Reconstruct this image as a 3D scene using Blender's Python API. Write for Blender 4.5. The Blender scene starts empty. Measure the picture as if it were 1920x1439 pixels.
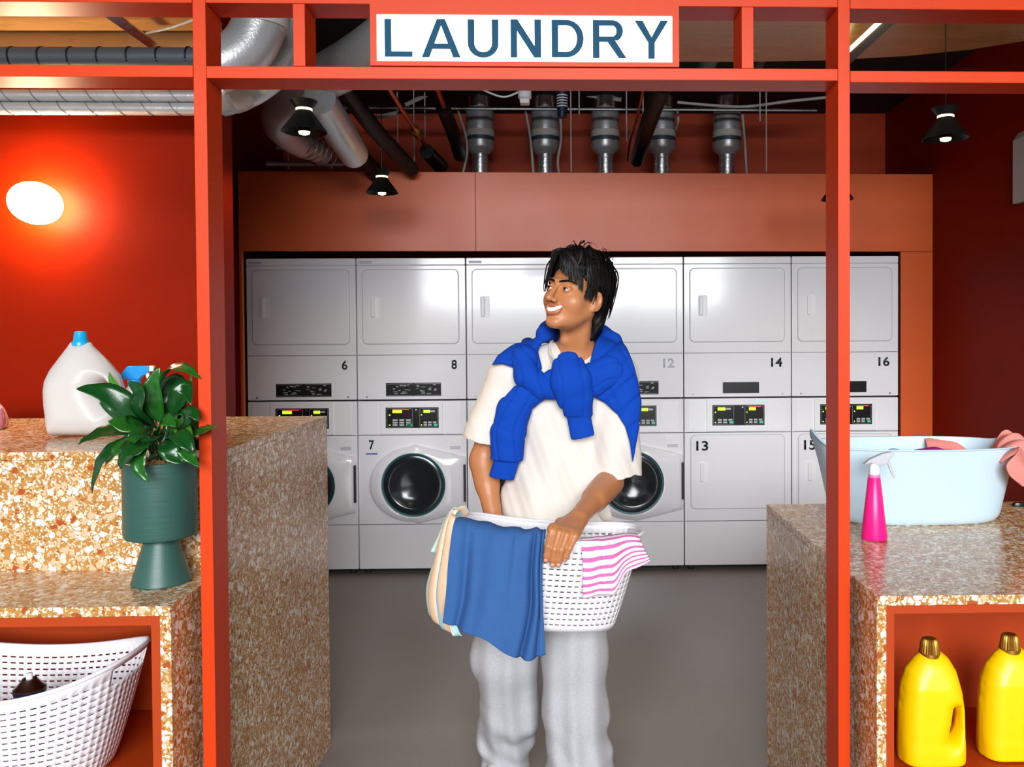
import bpy, bmesh, math, random
import numpy as np
from mathutils import Vector, Matrix
random.seed(7); np.random.seed(7)
SC = bpy.context.scene; COL = SC.collection
R = math.radians

# ------------------------------------------------------------------ camera
F = 1600.0; CX, CY = 1093.5, 660.0; CAM = Vector((0, 0, 1.5))
YAW, PITCH, ROLL = R(1.2), R(1.07), R(0.36)
_f = Vector((math.sin(YAW) * math.cos(PITCH), math.cos(YAW) * math.cos(PITCH), -math.sin(PITCH)))
_r0 = Vector((math.cos(YAW), -math.sin(YAW), 0)); _u0 = _r0.cross(_f)
_r = _r0 * math.cos(ROLL) - _u0 * math.sin(ROLL); _u = _u0 * math.cos(ROLL) + _r0 * math.sin(ROLL)
cam = bpy.data.cameras.new('camera'); camo = bpy.data.objects.new('camera', cam); COL.objects.link(camo)
camo.matrix_world = Matrix(((_r.x, _u.x, -_f.x, CAM.x), (_r.y, _u.y, -_f.y, CAM.y), (_r.z, _u.z, -_f.z, CAM.z), (0, 0, 0, 1)))
cam.sensor_fit = 'HORIZONTAL'; cam.sensor_width = 36; cam.lens = 36 * F / 1920
cam.shift_x = (960 - CX) / 1920; cam.shift_y = (CY - 719.5) / 1920; cam.clip_start = .05; cam.clip_end = 100
SC.camera = camo
def ray(px, py): return _f + _r * ((px - CX) / F) - _u * ((py - CY) / F)
def at(px, py, Y): d = ray(px, py); return CAM + d * (Y / d.y)
def atz(px, py, Z): d = ray(px, py); return CAM + d * ((Z - CAM.z) / d.z)
def atx(px, py, X): d = ray(px, py); return CAM + d * (X / d.x)

# ------------------------------------------------------------------ light and exposure
SC.view_settings.view_transform = 'Standard'; SC.view_settings.look = 'None'; SC.view_settings.gamma = 1
SC.view_settings.use_curve_mapping = False; SC.view_settings.exposure = 0.0
SC.cycles.use_denoising = True; SC.cycles.max_bounces = 8; SC.cycles.caustics_reflective = False; SC.cycles.caustics_refractive = False
SC.cycles.sample_clamp_indirect = 6
world = bpy.data.worlds.new('daylight'); SC.world = world; world.use_nodes = True
wt = world.node_tree; wn = wt.nodes; wl = wt.links; wn.clear()
_o = wn.new('ShaderNodeOutputWorld'); _b = wn.new('ShaderNodeBackground'); _tc = wn.new('ShaderNodeTexCoord')
_sx = wn.new('ShaderNodeSeparateXYZ'); _rp = wn.new('ShaderNodeValToRGB'); _mr = wn.new('ShaderNodeMapRange')
wl.new(_tc.outputs['Generated'], _sx.inputs[0]); wl.new(_sx.outputs['Z'], _mr.inputs[0])
_mr.inputs[1].default_value = -.5; _mr.inputs[2].default_value = .6
wl.new(_mr.outputs[0], _rp.inputs[0]); e = _rp.color_ramp.elements
e[0].position = .30; e[0].color = (.30, .30, .32, 1); e[1].position = .62; e[1].color = (.86, .93, 1.0, 1)
e2 = _rp.color_ramp.elements.new(.46); e2.color = (.42, .44, .46, 1)
wl.new(_rp.outputs[0], _b.inputs[0]); _b.inputs[1].default_value = .75; wl.new(_b.outputs[0], _o.inputs[0])
def area(name, loc, rot, sx, sy, power, col=(1, 1, 1), spread=180):
    l = bpy.data.lights.new(name, 'AREA'); l.shape = 'RECTANGLE'; l.size = sx; l.size_y = sy; l.energy = power; l.color = col; l.spread = R(spread)
    o = bpy.data.objects.new(name, l); COL.objects.link(o); o.location = loc; o.rotation_euler = rot; return o
def point(name, loc, power, col=(1, 1, 1), rad=.05):
    l = bpy.data.lights.new(name, 'POINT'); l.energy = power; l.color = col; l.shadow_soft_size = rad
    o = bpy.data.objects.new(name, l); COL.objects.link(o); o.location = loc; return o
def spot(name, loc, power, col=(1, 1, 1), ang=140, rad=.02):
    l = bpy.data.lights.new(name, 'SPOT'); l.energy = power; l.color = col; l.shadow_soft_size = rad; l.spot_size = R(ang); l.spot_blend = .5
    o = bpy.data.objects.new(name, l); COL.objects.link(o); o.location = loc; return o
# daylight through the open shopfront behind the camera
area('window_daylight', (0.2, -9.0, 4.2), (R(80), 0, 0), 7.0, 4.0, 2050, (.95, .98, 1.0))

# ------------------------------------------------------------------ materials
def srgb(r, g, b):
    f = lambda c: (c / 255 / 12.92) if c <= 10.31 else ((c / 255 + .055) / 1.055) ** 2.4
    return (f(r), f(g), f(b), 1)
def mat(name, col, rough=.5, metal=0, **k):
    m = bpy.data.materials.new(name); m.use_nodes = True; p = m.node_tree.nodes['Principled BSDF']
    p.inputs['Base Color'].default_value = col; p.inputs['Roughness'].default_value = rough; p.inputs['Metallic'].default_value = metal
    for a, v in k.items(): p.inputs[a.replace('_', ' ')].default_value = v
    return m
def noisy(m, scale=8, amt=.08, bump=0, rough=0, bscale=None, detail=4, stretch=None):
    """small procedural variation of tone, gloss and relief"""
    t = m.node_tree; n = t.nodes; l = t.links; p = n['Principled BSDF']
    tc = n.new('ShaderNodeTexCoord'); no = n.new('ShaderNodeTexNoise'); no.inputs['Scale'].default_value = scale; no.inputs['Detail'].default_value = detail
    src = tc.outputs['Object']
    if stretch:
        mp = n.new('ShaderNodeMapping'); mp.inputs['Scale'].default_value = stretch; l.new(src, mp.inputs[0]); src = mp.outputs[0]
    l.new(src, no.inputs[0])
    c = p.inputs['Base Color'].default_value[:]
    hs = n.new('ShaderNodeMix'); hs.data_type = 'RGBA'; hs.inputs['A'].default_value = tuple(x * (1 - amt) for x in c[:3]) + (1,)
    hs.inputs['B'].default_value = tuple(min(1, x * (1 + amt)) for x in c[:3]) + (1,)
    l.new(no.outputs[0], hs.inputs[0]); l.new(hs.outputs['Result'], p.inputs['Base Color'])
    if rough:
        mr = n.new('ShaderNodeMapRange'); r0 = p.inputs['Roughness'].default_value
        mr.inputs[3].default_value = max(0, r0 - rough); mr.inputs[4].default_value = r0 + rough
        l.new(no.outputs[0], mr.inputs[0]); l.new(mr.outputs[0], p.inputs['Roughness'])
    if bump:
        nb = n.new('ShaderNodeTexNoise'); nb.inputs['Scale'].default_value = bscale or scale * 6; nb.inputs['Detail'].default_value = 3; l.new(src, nb.inputs[0])
        bp = n.new('ShaderNodeBump'); bp.inputs['Strength'].default_value = bump; bp.inputs['Distance'].default_value = .004
        l.new(nb.outputs[0], bp.inputs['Height']); l.new(bp.outputs[0], p.inputs['Normal'])
    return m
def emis(name, col, s):
    m = mat(name, col, .4); p = m.node_tree.nodes['Principled BSDF']; p.inputs['Emission Color'].default_value = col; p.inputs['Emission Strength'].default_value = s; return m
def terrazzo(name):
    m = mat(name, (1, 1, 1, 1), .22); t = m.node_tree; n = t.nodes; l = t.links; p = n['Principled BSDF']
    tc = n.new('ShaderNodeTexCoord'); cur = None
    wp = n.new('ShaderNodeTexNoise'); wp.inputs['Scale'].default_value = 60; l.new(tc.outputs['Object'], wp.inputs[0])
    wa = n.new('ShaderNodeVectorMath'); wa.operation = 'SCALE'; wa.inputs['Scale'].default_value = .012; l.new(wp.outputs['Color'], wa.inputs[0])
    wv = n.new('ShaderNodeVectorMath'); l.new(tc.outputs['Object'], wv.inputs[0]); l.new(wa.outputs[0], wv.inputs[1])
    base = n.new('ShaderNodeMix'); base.data_type = 'RGBA'; base.inputs['A'].default_value = srgb(164, 112, 50); base.inputs['B'].default_value = srgb(196, 148, 80)
    l.new(wp.outputs[0], base.inputs[0]); cur = base.outputs['Result']
    for sc, th, frac, cols in ((210, .07, .50, ((.0, (216, 190, 152)), (.3, (168, 96, 48)), (.42, (238, 226, 206)), (.75, (190, 138, 76)))),
                         (110, .08, .42, ((.0, (240, 228, 210)), (.40, (170, 88, 42)), (.55, (222, 186, 150)), (.82, (180, 124, 62)))),
                         (62, .09, .34, ((.0, (242, 230, 214)), (.40, (220, 180, 146)), (.70, (168, 80, 38)), (.84, (230, 210, 182))))):
        v = n.new('ShaderNodeTexVoronoi'); v.inputs['Scale'].default_value = sc; l.new(wv.outputs[0], v.inputs['Vector'])
        s = n.new('ShaderNodeSeparateColor'); l.new(v.outputs['Color'], s.inputs[0])
        rp = n.new('ShaderNodeValToRGB'); rp.color_ramp.interpolation = 'CONSTANT'; el = rp.color_ramp.elements
        while len(el) < len(cols): el.new(.5)
        for i, (ps, c) in enumerate(cols): el[i].position = ps; el[i].color = srgb(*c)
        l.new(s.outputs[0], rp.inputs[0])
        ve = n.new('ShaderNodeTexVoronoi'); ve.feature = 'DISTANCE_TO_EDGE'; ve.inputs['Scale'].default_value = sc; l.new(wv.outputs[0], ve.inputs['Vector'])
        a = n.new('ShaderNodeMath'); a.operation = 'GREATER_THAN'; l.new(ve.outputs['Distance'], a.inputs[0]); a.inputs[1].default_value = th
        b = n.new('ShaderNodeMath'); b.operation = 'LESS_THAN'; l.new(s.outputs[1], b.inputs[0]); b.inputs[1].default_value = frac
        c_ = n.new('ShaderNodeMath'); c_.operation = 'MULTIPLY'; l.new(a.outputs[0], c_.inputs[0]); l.new(b.outputs[0], c_.inputs[1])
        mx = n.new('ShaderNodeMix'); mx.data_type = 'RGBA'; l.new(c_.outputs[0], mx.inputs[0]); l.new(cur, mx.inputs['A']); l.new(rp.outputs[0], mx.inputs['B']); cur = mx.outputs['Result']
    l.new(cur, p.inputs['Base Color']); return m
M = {}
M['red'] = noisy(mat('red_powder_coat', srgb(206, 60, 14), .42, Specular_IOR_Level=.2), 5, .05, .02, .03, 300)
M['wall'] = noisy(mat('red_wall_paint', srgb(124, 22, 0), .5, Specular_IOR_Level=.05), 3, .06, .05, .04, 200)
M['panel'] = noisy(mat('terracotta_panel', srgb(220, 96, 40), .38), 4, .05, .03, .05, 150)
M['backwall'] = noisy(mat('rust_wall_paint', srgb(176, 58, 20), .5, Specular_IOR_Level=.2), 2, .12)
M['niche'] = noisy(mat('orange_laminate', srgb(172, 60, 14), .5, Specular_IOR_Level=.25), 6, .05)
M['ceil'] = noisy(mat('black_ceiling', srgb(30, 27, 27), .8), 3, .2)
M['ply'] = noisy(mat('plywood', srgb(178, 132, 82), .28), 2.5, .25, .05, .1, 40, stretch=(1, 6, 6))
M['floor'] = noisy(mat('grey_resin_floor', srgb(136, 129, 124), .38), 2, .1, .04, .08, 120)
M['terr'] = terrazzo('terrazzo')
_t = M['floor'].node_tree; _v = _t.nodes.new('ShaderNodeTexVoronoi'); _v.inputs['Scale'].default_value = 26; _c = _t.nodes.new('ShaderNodeTexCoord'); _t.links.new(_c.outputs['Object'], _v.inputs['Vector'])
_a = _t.nodes.new('ShaderNodeMath'); _a.operation = 'LESS_THAN'; _a.inputs[1].default_value = .045; _t.links.new(_v.outputs['Distance'], _a.inputs[0])
_s = _t.nodes.new('ShaderNodeSeparateColor'); _t.links.new(_v.outputs['Color'], _s.inputs[0]); _g = _t.nodes.new('ShaderNodeMath'); _g.operation = 'GREATER_THAN'; _g.inputs[1].default_value = .72; _t.links.new(_s.outputs[0], _g.inputs[0])
_k = _t.nodes.new('ShaderNodeMath'); _k.operation = 'MULTIPLY'; _t.links.new(_a.outputs[0], _k.inputs[0]); _t.links.new(_g.outputs[0], _k.inputs[1]); _p = _t.nodes['Principled BSDF']
_x = _t.nodes.new('ShaderNodeMix'); _x.data_type = 'RGBA'; _src = _p.inputs['Base Color'].links[0].from_socket; _t.links.new(_k.outputs[0], _x.inputs[0]); _t.links.new(_src, _x.inputs['A']); _x.inputs['B'].default_value = srgb(205, 196, 182)
_t.links.new(_x.outputs['Result'], _p.inputs['Base Color'])
M['white'] = noisy(mat('white_enamel', srgb(240, 240, 246), .16, Coat_Weight=.4, Coat_Roughness=.08), 3, .02)
M['white2'] = mat('white_plastic', srgb(240, 240, 244), .3)
M['black'] = mat('black_gloss', srgb(14, 14, 16), .25)
M['blackm'] = noisy(mat('black_matt_metal', srgb(12, 12, 12), .5, Specular_IOR_Level=.25), 10, .1)
M['seam'] = mat('dark_seam', srgb(44, 46, 48), .6)
M['dark'] = mat('dark_rubber', srgb(26, 27, 30), .7)
M['chrome'] = noisy(mat('galvanised', srgb(176, 180, 184), .28, 1), 12, .1, .1, .1, 60)
M['foil'] = noisy(mat('foil_hose', srgb(215, 215, 218), .28, .9), 20, .1, .3, .08, 70)
M['copper'] = mat('copper', srgb(196, 108, 70), .35, 1)
M['insul'] = noisy(mat('grey_insulation', srgb(196, 198, 200), .34, .55), 9, .15, .25, .1, 90)
M['insuld'] = noisy(mat('dark_insulation', srgb(70, 78, 86), .5, .3), 9, .15)
M['glass'] = mat('washer_glass', srgb(34, 38, 42), .16, 0, Specular_IOR_Level=.6)
M['num'] = mat('number_vinyl', srgb(16, 32, 36), .4)
M['num2'] = mat('pale_number_vinyl', srgb(196, 200, 216), .4)
M['blue'] = mat('blue_vinyl', srgb(30, 90, 170), .4)
M['lcd'] = emis('green_display', (.45, 1, .02, 1), 1.6)
M['green'] = emis('green_key', (.02, .5, .25, 1), .35)
M['redled'] = emis('red_strip', (.8, .06, .03, 1), .5)
M['key'] = mat('grey_keys', srgb(176, 180, 180), .4)
M['lamp'] = emis('lamp_glass', (1, .80, .48, 1), 115)
M['bulb'] = emis('lamp_ring', (1, .95, .42, 1), 5)
M['signface'] = emis('sign_diffuser', (1, 1, 1, 1), 1.6)
M['signlet'] = mat('sign_letter', srgb(14, 70, 98), .5, Specular_IOR_Level=.1)
M['cable'] = mat('white_cable', srgb(190, 186, 182), .5)

# ------------------------------------------------------------------ mesh helpers
class MB:
    def __init__(s): s.v = []; s.f = []; s.m = []; s.cur = 0
    def add(s, vs, fs):
        o = len(s.v); s.v += [tuple(v) for v in vs]; s.f += [tuple(i + o for i in f) for f in fs]; s.m += [s.cur] * len(fs); return s
    def box(s, x0, x1, y0, y1, z0, z1):
        return s.add([(x0, y0, z0), (x1, y0, z0), (x1, y1, z0), (x0, y1, z0), (x0, y0, z1), (x1, y0, z1), (x1, y1, z1), (x0, y1, z1)],
                     [(0, 3, 2, 1), (4, 5, 6, 7), (0, 1, 5, 4), (1, 2, 6, 5), (2, 3, 7, 6), (3, 0, 4, 7)])
    def prism(s, pts, y0, y1):
        """polygon in (x, z) extruded from y0 (front) to y1 (back)"""
        n = len(pts); a = sum(pts[i][0] * pts[(i + 1) % n][1] - pts[(i + 1) % n][0] * pts[i][1] for i in range(n))
        if a < 0: pts = pts[::-1]
        vs = [(x, y0, z) for x, z in pts] + [(x, y1, z) for x, z in pts]
        return s.add(vs, [tuple(range(n)), tuple(range(2 * n - 1, n - 1, -1))] + [(i + n, (i + 1) % n + n, (i + 1) % n, i) for i in range(n)])
    def rings(s, rs, closed=True, cap0=True, cap1=True):
        n = len(rs[0]); vs = [p for r in rs for p in r]; fs = []
        for k in range(len(rs) - 1):
            for i in range(n if closed else n - 1):
                j = (i + 1) % n; fs.append((k * n + i, k * n + j, (k + 1) * n + j, (k + 1) * n + i))
        if cap0: fs.append(tuple(range(n - 1, -1, -1)))
        if cap1: fs.append(tuple((len(rs) - 1) * n + i for i in range(n)))
        return s.add(vs, fs)
    def lathe(s, prof, c=(0, 0, 0), n=32, axis='z', cap0=True, cap1=True):
        rs = []
        for r, h in prof:
            ring = []
            for i in range(n):
                a = 2 * math.pi * i / n; u, w = r * math.cos(a), r * math.sin(a)
                ring.append({'z': (c[0] + u, c[1] + w, c[2] + h), 'y': (c[0] + u, c[1] + h, c[2] - w), 'x': (c[0] + h, c[1] + u, c[2] + w)}[axis])
            rs.append(ring)
        return s.rings(rs, True, cap0, cap1)
    def tube(s, pts, rad, n=12, cap=True, smooth=0, flat=None):
        P = [Vector(p) for p in pts]; Rr = rad if isinstance(rad, (list, tuple)) else [rad] * len(P)
        if smooth:
            Q = []; S = []
            for i in range(len(P) - 1):
                p0, p1, p2, p3 = P[max(i - 1, 0)], P[i], P[i + 1], P[min(i + 2, len(P) - 1)]
                for k in range(smooth):
                    t = k / smooth
                    Q.append(.5 * ((2 * p1) + (p2 - p0) * t + (2 * p0 - 5 * p1 + 4 * p2 - p3) * t * t + (3 * p1 - p0 - 3 * p2 + p3) * t ** 3)); S.append(Rr[i] * (1 - t) + Rr[i + 1] * t)
            Q.append(P[-1]); S.append(Rr[-1]); P, Rr = Q, S
        nrm = None; rs = []
        for i, p in enumerate(P):
            t = (P[min(i + 1, len(P) - 1)] - P[max(i - 1, 0)]).normalized()
            if nrm is None: nrm = t.cross(Vector((0, 0, 1)) if abs(t.z) < .9 else Vector((0, 1, 0))).normalized()
            nrm = (nrm - t * nrm.dot(t)).normalized(); b = t.cross(nrm); r = Rr[i]; fl = flat or 1
            rs.append([tuple(p + nrm * (r * math.cos(2 * math.pi * k / n)) + b * (r * fl * math.sin(2 * math.pi * k / n))) for k in range(n)])
        return s.rings(rs, True, cap, cap)
    def build(s, name, m, parent=None, smooth=False, bevel=0, sub=0, solid=0, seg=2, autos=40):
        me = bpy.data.meshes.new(name); me.from_pydata(s.v, [], s.f)
        for x in (m if isinstance(m, (list, tuple)) else [m]): me.materials.append(x)
        if any(s.m): me.polygons.foreach_set('material_index', s.m)
        o = bpy.data.objects.new(name, me); COL.objects.link(o)
        if parent is not None: o.parent = parent
        if smooth:
            me.polygons.foreach_set('use_smooth', [True] * len(me.polygons))
            if autos and not sub: me.set_sharp_from_angle(angle=R(autos))
        me.update()
        if solid: md = o.modifiers.new('solid', 'SOLIDIFY'); md.thickness = solid; md.offset = 0
        if bevel: md = o.modifiers.new('bevel', 'BEVEL'); md.width = bevel; md.segments = seg; md.limit_method = 'ANGLE'; md.angle_limit = R(35); md.harden_normals = False
        if sub: md = o.modifiers.new('sub', 'SUBSURF'); md.levels = sub; md.render_levels = sub
        return o
def tag(o, label=None, cat=None, group=None, kind=None):
    if label: o['label'] = label
    if cat: o['category'] = cat
    if group: o['group'] = group
    if kind: o['kind'] = kind
    return o
def empty(name, loc=(0, 0, 0), rz=0, label=None, cat=None, group=None):
    o = bpy.data.objects.new(name, None); COL.objects.link(o); o.location = loc; o.rotation_euler = (0, 0, rz); o.empty_display_size = .1
    return tag(o, label, cat, group)
def struct(o): o['kind'] = 'structure'; return o
def bx(name, m, x0, x1, y0, y1, z0, z1, parent=None, bevel=0, smooth=False):
    return MB().box(x0, x1, y0, y1, z0, z1).build(name, m, parent, smooth, bevel)
def copy_tree(o, parent=None):
    c = o.copy(); COL.objects.link(c); c.parent = parent
    for ch in list(o.children): copy_tree(ch, c)
    return c
def rrect(x0, x1, z0, z1, r, n=6):
    p = []
    for cx, cz, a0 in ((x1 - r, z1 - r, 0), (x0 + r, z1 - r, 90), (x0 + r, z0 + r, 180), (x1 - r, z0 + r, 270)):
        for k in range(n + 1): a = R(a0 + 90 * k / n); p.append((cx + r * math.cos(a), cz + r * math.sin(a)))
    return p
def text_mesh(name, s, m, x0, x1, z0, z1, y, parent=None, off=0.0, keep=True, th=.002):
    """flat lettering fitted to a box in the (x, z) plane at depth y"""
    cu = bpy.data.curves.new('t', 'FONT'); cu.body = s; cu.size = 1; cu.offset = off; cu.resolution_u = 6
    to = bpy.data.objects.new('t', cu); COL.objects.link(to); dg = bpy.context.evaluated_depsgraph_get(); dg.update()
    me = bpy.data.meshes.new_from_object(to.evaluated_get(dg)); bpy.data.objects.remove(to)
    co = np.zeros(len(me.vertices) * 3); me.vertices.foreach_get('co', co); co = co.reshape(-1, 3)
    a, b = co.min(0), co.max(0); sz = (z1 - z0) / (b[1] - a[1]); sx = sz if x1 is None else (x1 - x0) / (b[0] - a[0])
    out = np.stack([x0 + (co[:, 0] - a[0]) * sx, np.full(len(co), y), z0 + (co[:, 1] - a[1]) * sz], 1)
    me.vertices.foreach_set('co', out.ravel()); me.materials.clear(); me.materials.append(m); me.update()
    o = bpy.data.objects.new(name, me); COL.objects.link(o); o.parent = parent
    md = o.modifiers.new('solid', 'SOLIDIFY'); md.thickness = th; md.offset = 0
    return o
# ------------------------------------------------------------------ the room
XL, XR, YB, ZC = -2.03, 2.36, 6.25, 3.12
struct(bx('floor', M['floor'], -4.2, 4.2, -.9, YB + .1, -.06, 0))
struct(bx('ceiling', M['ceil'], -4.2, 4.2, -.9, YB + .1, ZC, ZC + .08))
struct(bx('wall_back', M['backwall'], XL - .1, XR + .1, YB, YB + .1, 0, ZC))
struct(bx('wall_right', M['wall'], XR, XR + .1, 3.25, YB, 0, ZC))
struct(bx('wall_left', M['wall'], XL - .1, XL, 3.28, YB, 0, ZC))
xe = at(424, 600, 3.2).x
struct(bx('wall_front_left', M['wall'], -4.2, xe, 3.18, 3.28, 0, 2.92))
struct(bx('wall_front_right', M['wall'], XR, 4.2, 3.15, 3.25, 0, ZC))
# bulkhead and side panels round the machines (turned a little away on the right)
YW = 5.39
s1 = MB(); a = at(447, 400, 5.26); b = at(1766, 400, 5.44)
zt0, zt1 = at(447, 321, 5.26).z, at(1766, 327, 5.44).z; zb0, zb1 = at(447, 470.5, 5.26).z, at(1766, 472, 5.44).z
def bulk(x0, x1, z_0, z_1):
    t0 = (x0 - a.x) / (b.x - a.x); t1 = (x1 - a.x) / (b.x - a.x); y0 = a.y + (b.y - a.y) * t0; y1 = a.y + (b.y - a.y) * t1
    f = lambda z, t: z[0] + (z[1] - z[0]) * t
    vs = [(x0, y0, f(z_0, t0)), (x1, y1, f(z_0, t1)), (x1, y1, f(z_1, t1)), (x0, y0, f(z_1, t0))]
    vs += [(x, y + .03, z) for x, y, z in vs]
    return MB().add(vs, [(0, 1, 2, 3), (7, 6, 5, 4), (0, 4, 5, 1), (1, 5, 6, 2), (2, 6, 7, 3), (3, 7, 4, 0)])
xm = at(891, 400, 5.3).x; xr1 = at(1753, 600, 5.44).x
struct(bulk(a.x, xm - .0008, (zb0, zb1), (zt0, zt1)).build('trim_1', M['panel'], bevel=.0015))
struct(bulk(xm + .0008, b.x, (zb0, zb1), (zt0, zt1)).build('trim_2', M['panel'], bevel=.0015))
x462, x1686 = at(461, 700, 5.3).x, at(1688, 700, 5.44).x
struct(bulk(a.x, x462, (.0, .0), (zb0 - .002, zb1 - .002)).build('trim_3', M['panel'], bevel=.0015))
struct(bulk(x1686, xr1 - .003, (.0, .0), (zb0 - .002, zb1 - .002)).build('trim_4', M['panel'], bevel=.0015))
struct(bulk(xr1, b.x, (.0, .0), (zb0 - .002, zb1 - .002)).build('trim_5', M['panel'], bevel=.0015))
struct(bx('trim_6', M['dark'], x462, x1686, 6.12, 6.16, 0, 2.06))      # dark back of the recess behind the machines

# plywood ceiling rafts
def raft(name, pts, z, th, label):
    n = len(pts); vs = [(x, y, z) for x, y in pts] + [(x, y, z + th) for x, y in pts]
    o = MB().add(vs, [tuple(range(n - 1, -1, -1)), tuple(range(n, 2 * n))] + [(i, (i + 1) % n, (i + 1) % n + n, i + n) for i in range(n)]).build(name, M['ply'])
    return tag(o, label, 'ceiling panel')
raft('ceiling_panel', [(-3.6, 2.25), (-1.22, 2.25), (-1.22, 3.10), (-3.6, 3.10)], 2.60, .03, 'plywood ceiling raft above the glowing wall lamp')
tag(bx('ceiling_board', M['ply'], -3.6, -1.24, 3.12, 3.14, 2.50, 2.63), 'plywood edge board at the head of the lamp wall', 'board')
zr = 2.72; ed = [(1090, 113), (1240, 116), (1400, 116), (1560, 113), (1700, 105), (1820, 93), (1920, 77), (2050, 50)]
raft('ceiling_panel', [(2.9, 2.25), (.02, 2.25)] + [tuple(atz(x, y, zr)[:2]) for x, y in ed], zr, .03, 'plywood ceiling raft with a curved edge, above the right counter')
# ------------------------------------------------------------------ red steel frame in the doorway
FR = R(.8); FO = Vector((0, 2.0, 0)); fd = Vector((math.cos(FR), math.sin(FR), 0)); fnm = Vector((-math.sin(FR), math.cos(FR), 0))
def fp(px, py):
    d = ray(px, py); t = (FO - CAM).dot(fnm) / d.dot(fnm); p = CAM + d * t; return (p - FO).dot(fd), p.z
frame = empty('steel_frame', FO, FR, 'red powder-coated steel frame of posts and beams spanning the laundry entrance', 'frame')
DP = .092
def fbar(name, x0, x1, z0, z1, d=DP, y=0): return bx(name, M['red'], x0, x1, y, y + d, z0, z1, frame, .0012)
uL0, uL1, uR0, uR1 = fp(371, 720)[0], fp(395, 720)[0], fp(1571.8, 720)[0], fp(1593.8, 720)[0]
ZT = fp(980, -14)[1]
fbar('post', uL0, uL1, 0, ZT); fbar('post', uR0, uR1, 0, ZT)
zc0, zc1 = fp(980, 149)[1], fp(980, 126.5)[1]; zt_ = fp(980, 9.5)[1]
fbar('beam', uL1 + .0005, uR0 - .0005, zc0, zc1); fbar('beam', uL1 + .0005, uR0 - .0005, zt_, ZT)
e0 = fp(-1100, 700)[0]; e1 = fp(3000, 700)[0]
fbar('beam', e0, uL0 - .0012, fp(180, 144)[1], fp(180, 121.5)[1]); fbar('beam', e0, uL0 - .0012, fp(180, 4)[1], ZT)
fbar('beam', uR1 + .0012, e1, fp(1750, 155)[1], fp(1750, 133.5)[1]); fbar('beam', uR1 + .0012, e1, fp(1750, 17.5)[1], ZT)
for p0, p1 in ((549.4, 571.9), (1390.5, 1413)): fbar('divider', fp(p0, 70)[0], fp(p1, 70)[0], zc1 + .0005, zt_ - .0005)
# the lightbox sign
sign = empty('lightbox_sign', FO, FR, 'white lit LAUNDRY sign in a red box over the entrance', 'sign')
sx0, sx1 = fp(695, 70)[0], fp(1272.5, 70)[0]; wx0, wx1 = fp(706.8, 70)[0], fp(1260.3, 70)[0]
wz0, wz1 = fp(980, 117.2)[1], fp(980, 29)[1]
sg = MB()
o_ = [(sx0, zc1 + .001), (sx1, zc1 + .001), (sx1, zt_ - .001), (sx0, zt_ - .001)]; i_ = [(wx0, wz0), (wx1, wz0), (wx1, wz1), (wx0, wz1)]
vs = [(x, -.006, z) for x, z in o_] + [(x, -.006, z) for x, z in i_] + [(x, .08, z) for x, z in o_] + [(x, .004, z) for x, z in i_]
fs = []
for i in range(4):
    j = (i + 1) % 4; fs += [(i, j, j + 4, i + 4), (i + 4, j + 4, j + 12, i + 12), (j, i, i + 8, j + 8)]
fs.append((8, 11, 10, 9)); sg.add(vs, fs).build('casing', M['red'], sign)
bx('diffuser', M['signface'], wx0, wx1, -.001, .003, wz0, wz1, sign)
cr = lambda x, y: fp(680 + x / 3.097, 10 + y / 3.097)
def letter_loops(ch, w, h, t):
    """outline loops of a plain grotesque capital, w wide, h high, stroke t"""
    arc = lambda cx, cz, rx, rz, a0, a1, n=14: [(cx + rx * math.cos(R(a0 + (a1 - a0) * k / n)), cz + rz * math.sin(R(a0 + (a1 - a0) * k / n))) for k in range(n + 1)]
    if ch == 'L': return [[(0, 0), (w, 0), (w, t * .8), (t, t * .8), (t, h), (0, h)]]
    if ch == 'A':
        m = w / 2; s = m - t * .62; f = lambda z: s * z / h; g = lambda z: t * 1.12 + (m - t * 1.12) * z / (h * .84); z0, z1_ = h * .22, h * .36
        return [[(0, 0), (t * 1.12, 0), (g(z0), z0), (w - g(z0), z0), (w - t * 1.12, 0), (w, 0), (m + t * .62, h), (m - t * .62, h)], [(g(z1_), z1_), (w - g(z1_), z1_), (m, h * .84)]]
    if ch == 'U':
        r = w / 2; return [[(0, h)] + arc(r, r * .92, r, r * .92, 180, 360) + [(w, h), (w - t, h)] + arc(r, r * .92, r - t, r * .92 - t * .8, 360, 180) + [(t, h)]]
    if ch == 'N': return [[(0, 0), (t, 0), (t, h * .70), (w - t * 1.05, 0), (w, 0), (w, h), (w - t, h), (w - t, h * .30), (t * 1.05, h), (0, h)]]
    if ch == 'D':
        r = h / 2; x = w - r * .92; return [[(0, 0)] + arc(x, r, r * .92, r, -90, 90) + [(0, h)], [(t, t * .8)] + arc(x, r, r * .92 - t, r - t * .8, -90, 90) + [(t, h - t * .8)]]
    if ch == 'R':
        r = h * .285; x = w * .90 - r; c = h - r; k = c - r
        return [[(0, 0), (t, 0), (t, k), (w * .44, k), (w - t * 1.15, 0), (w, 0), (w * .655, k + .004)] + arc(x, c, r, r, -60, 90) + [(0, h)], [(t, k + t * .8)] + arc(x, c, r - t, r - t * .8, -90, 90) + [(t, h - t * .8)]]
    if ch == 'Y':
        m = w / 2; return [[(m - t / 2, 0), (m + t / 2, 0), (m + t / 2, h * .42), (w, h), (w - t * 1.2, h), (m, h * .56), (t * 1.2, h), (0, h), (m - t / 2, h * .42)]]
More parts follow.
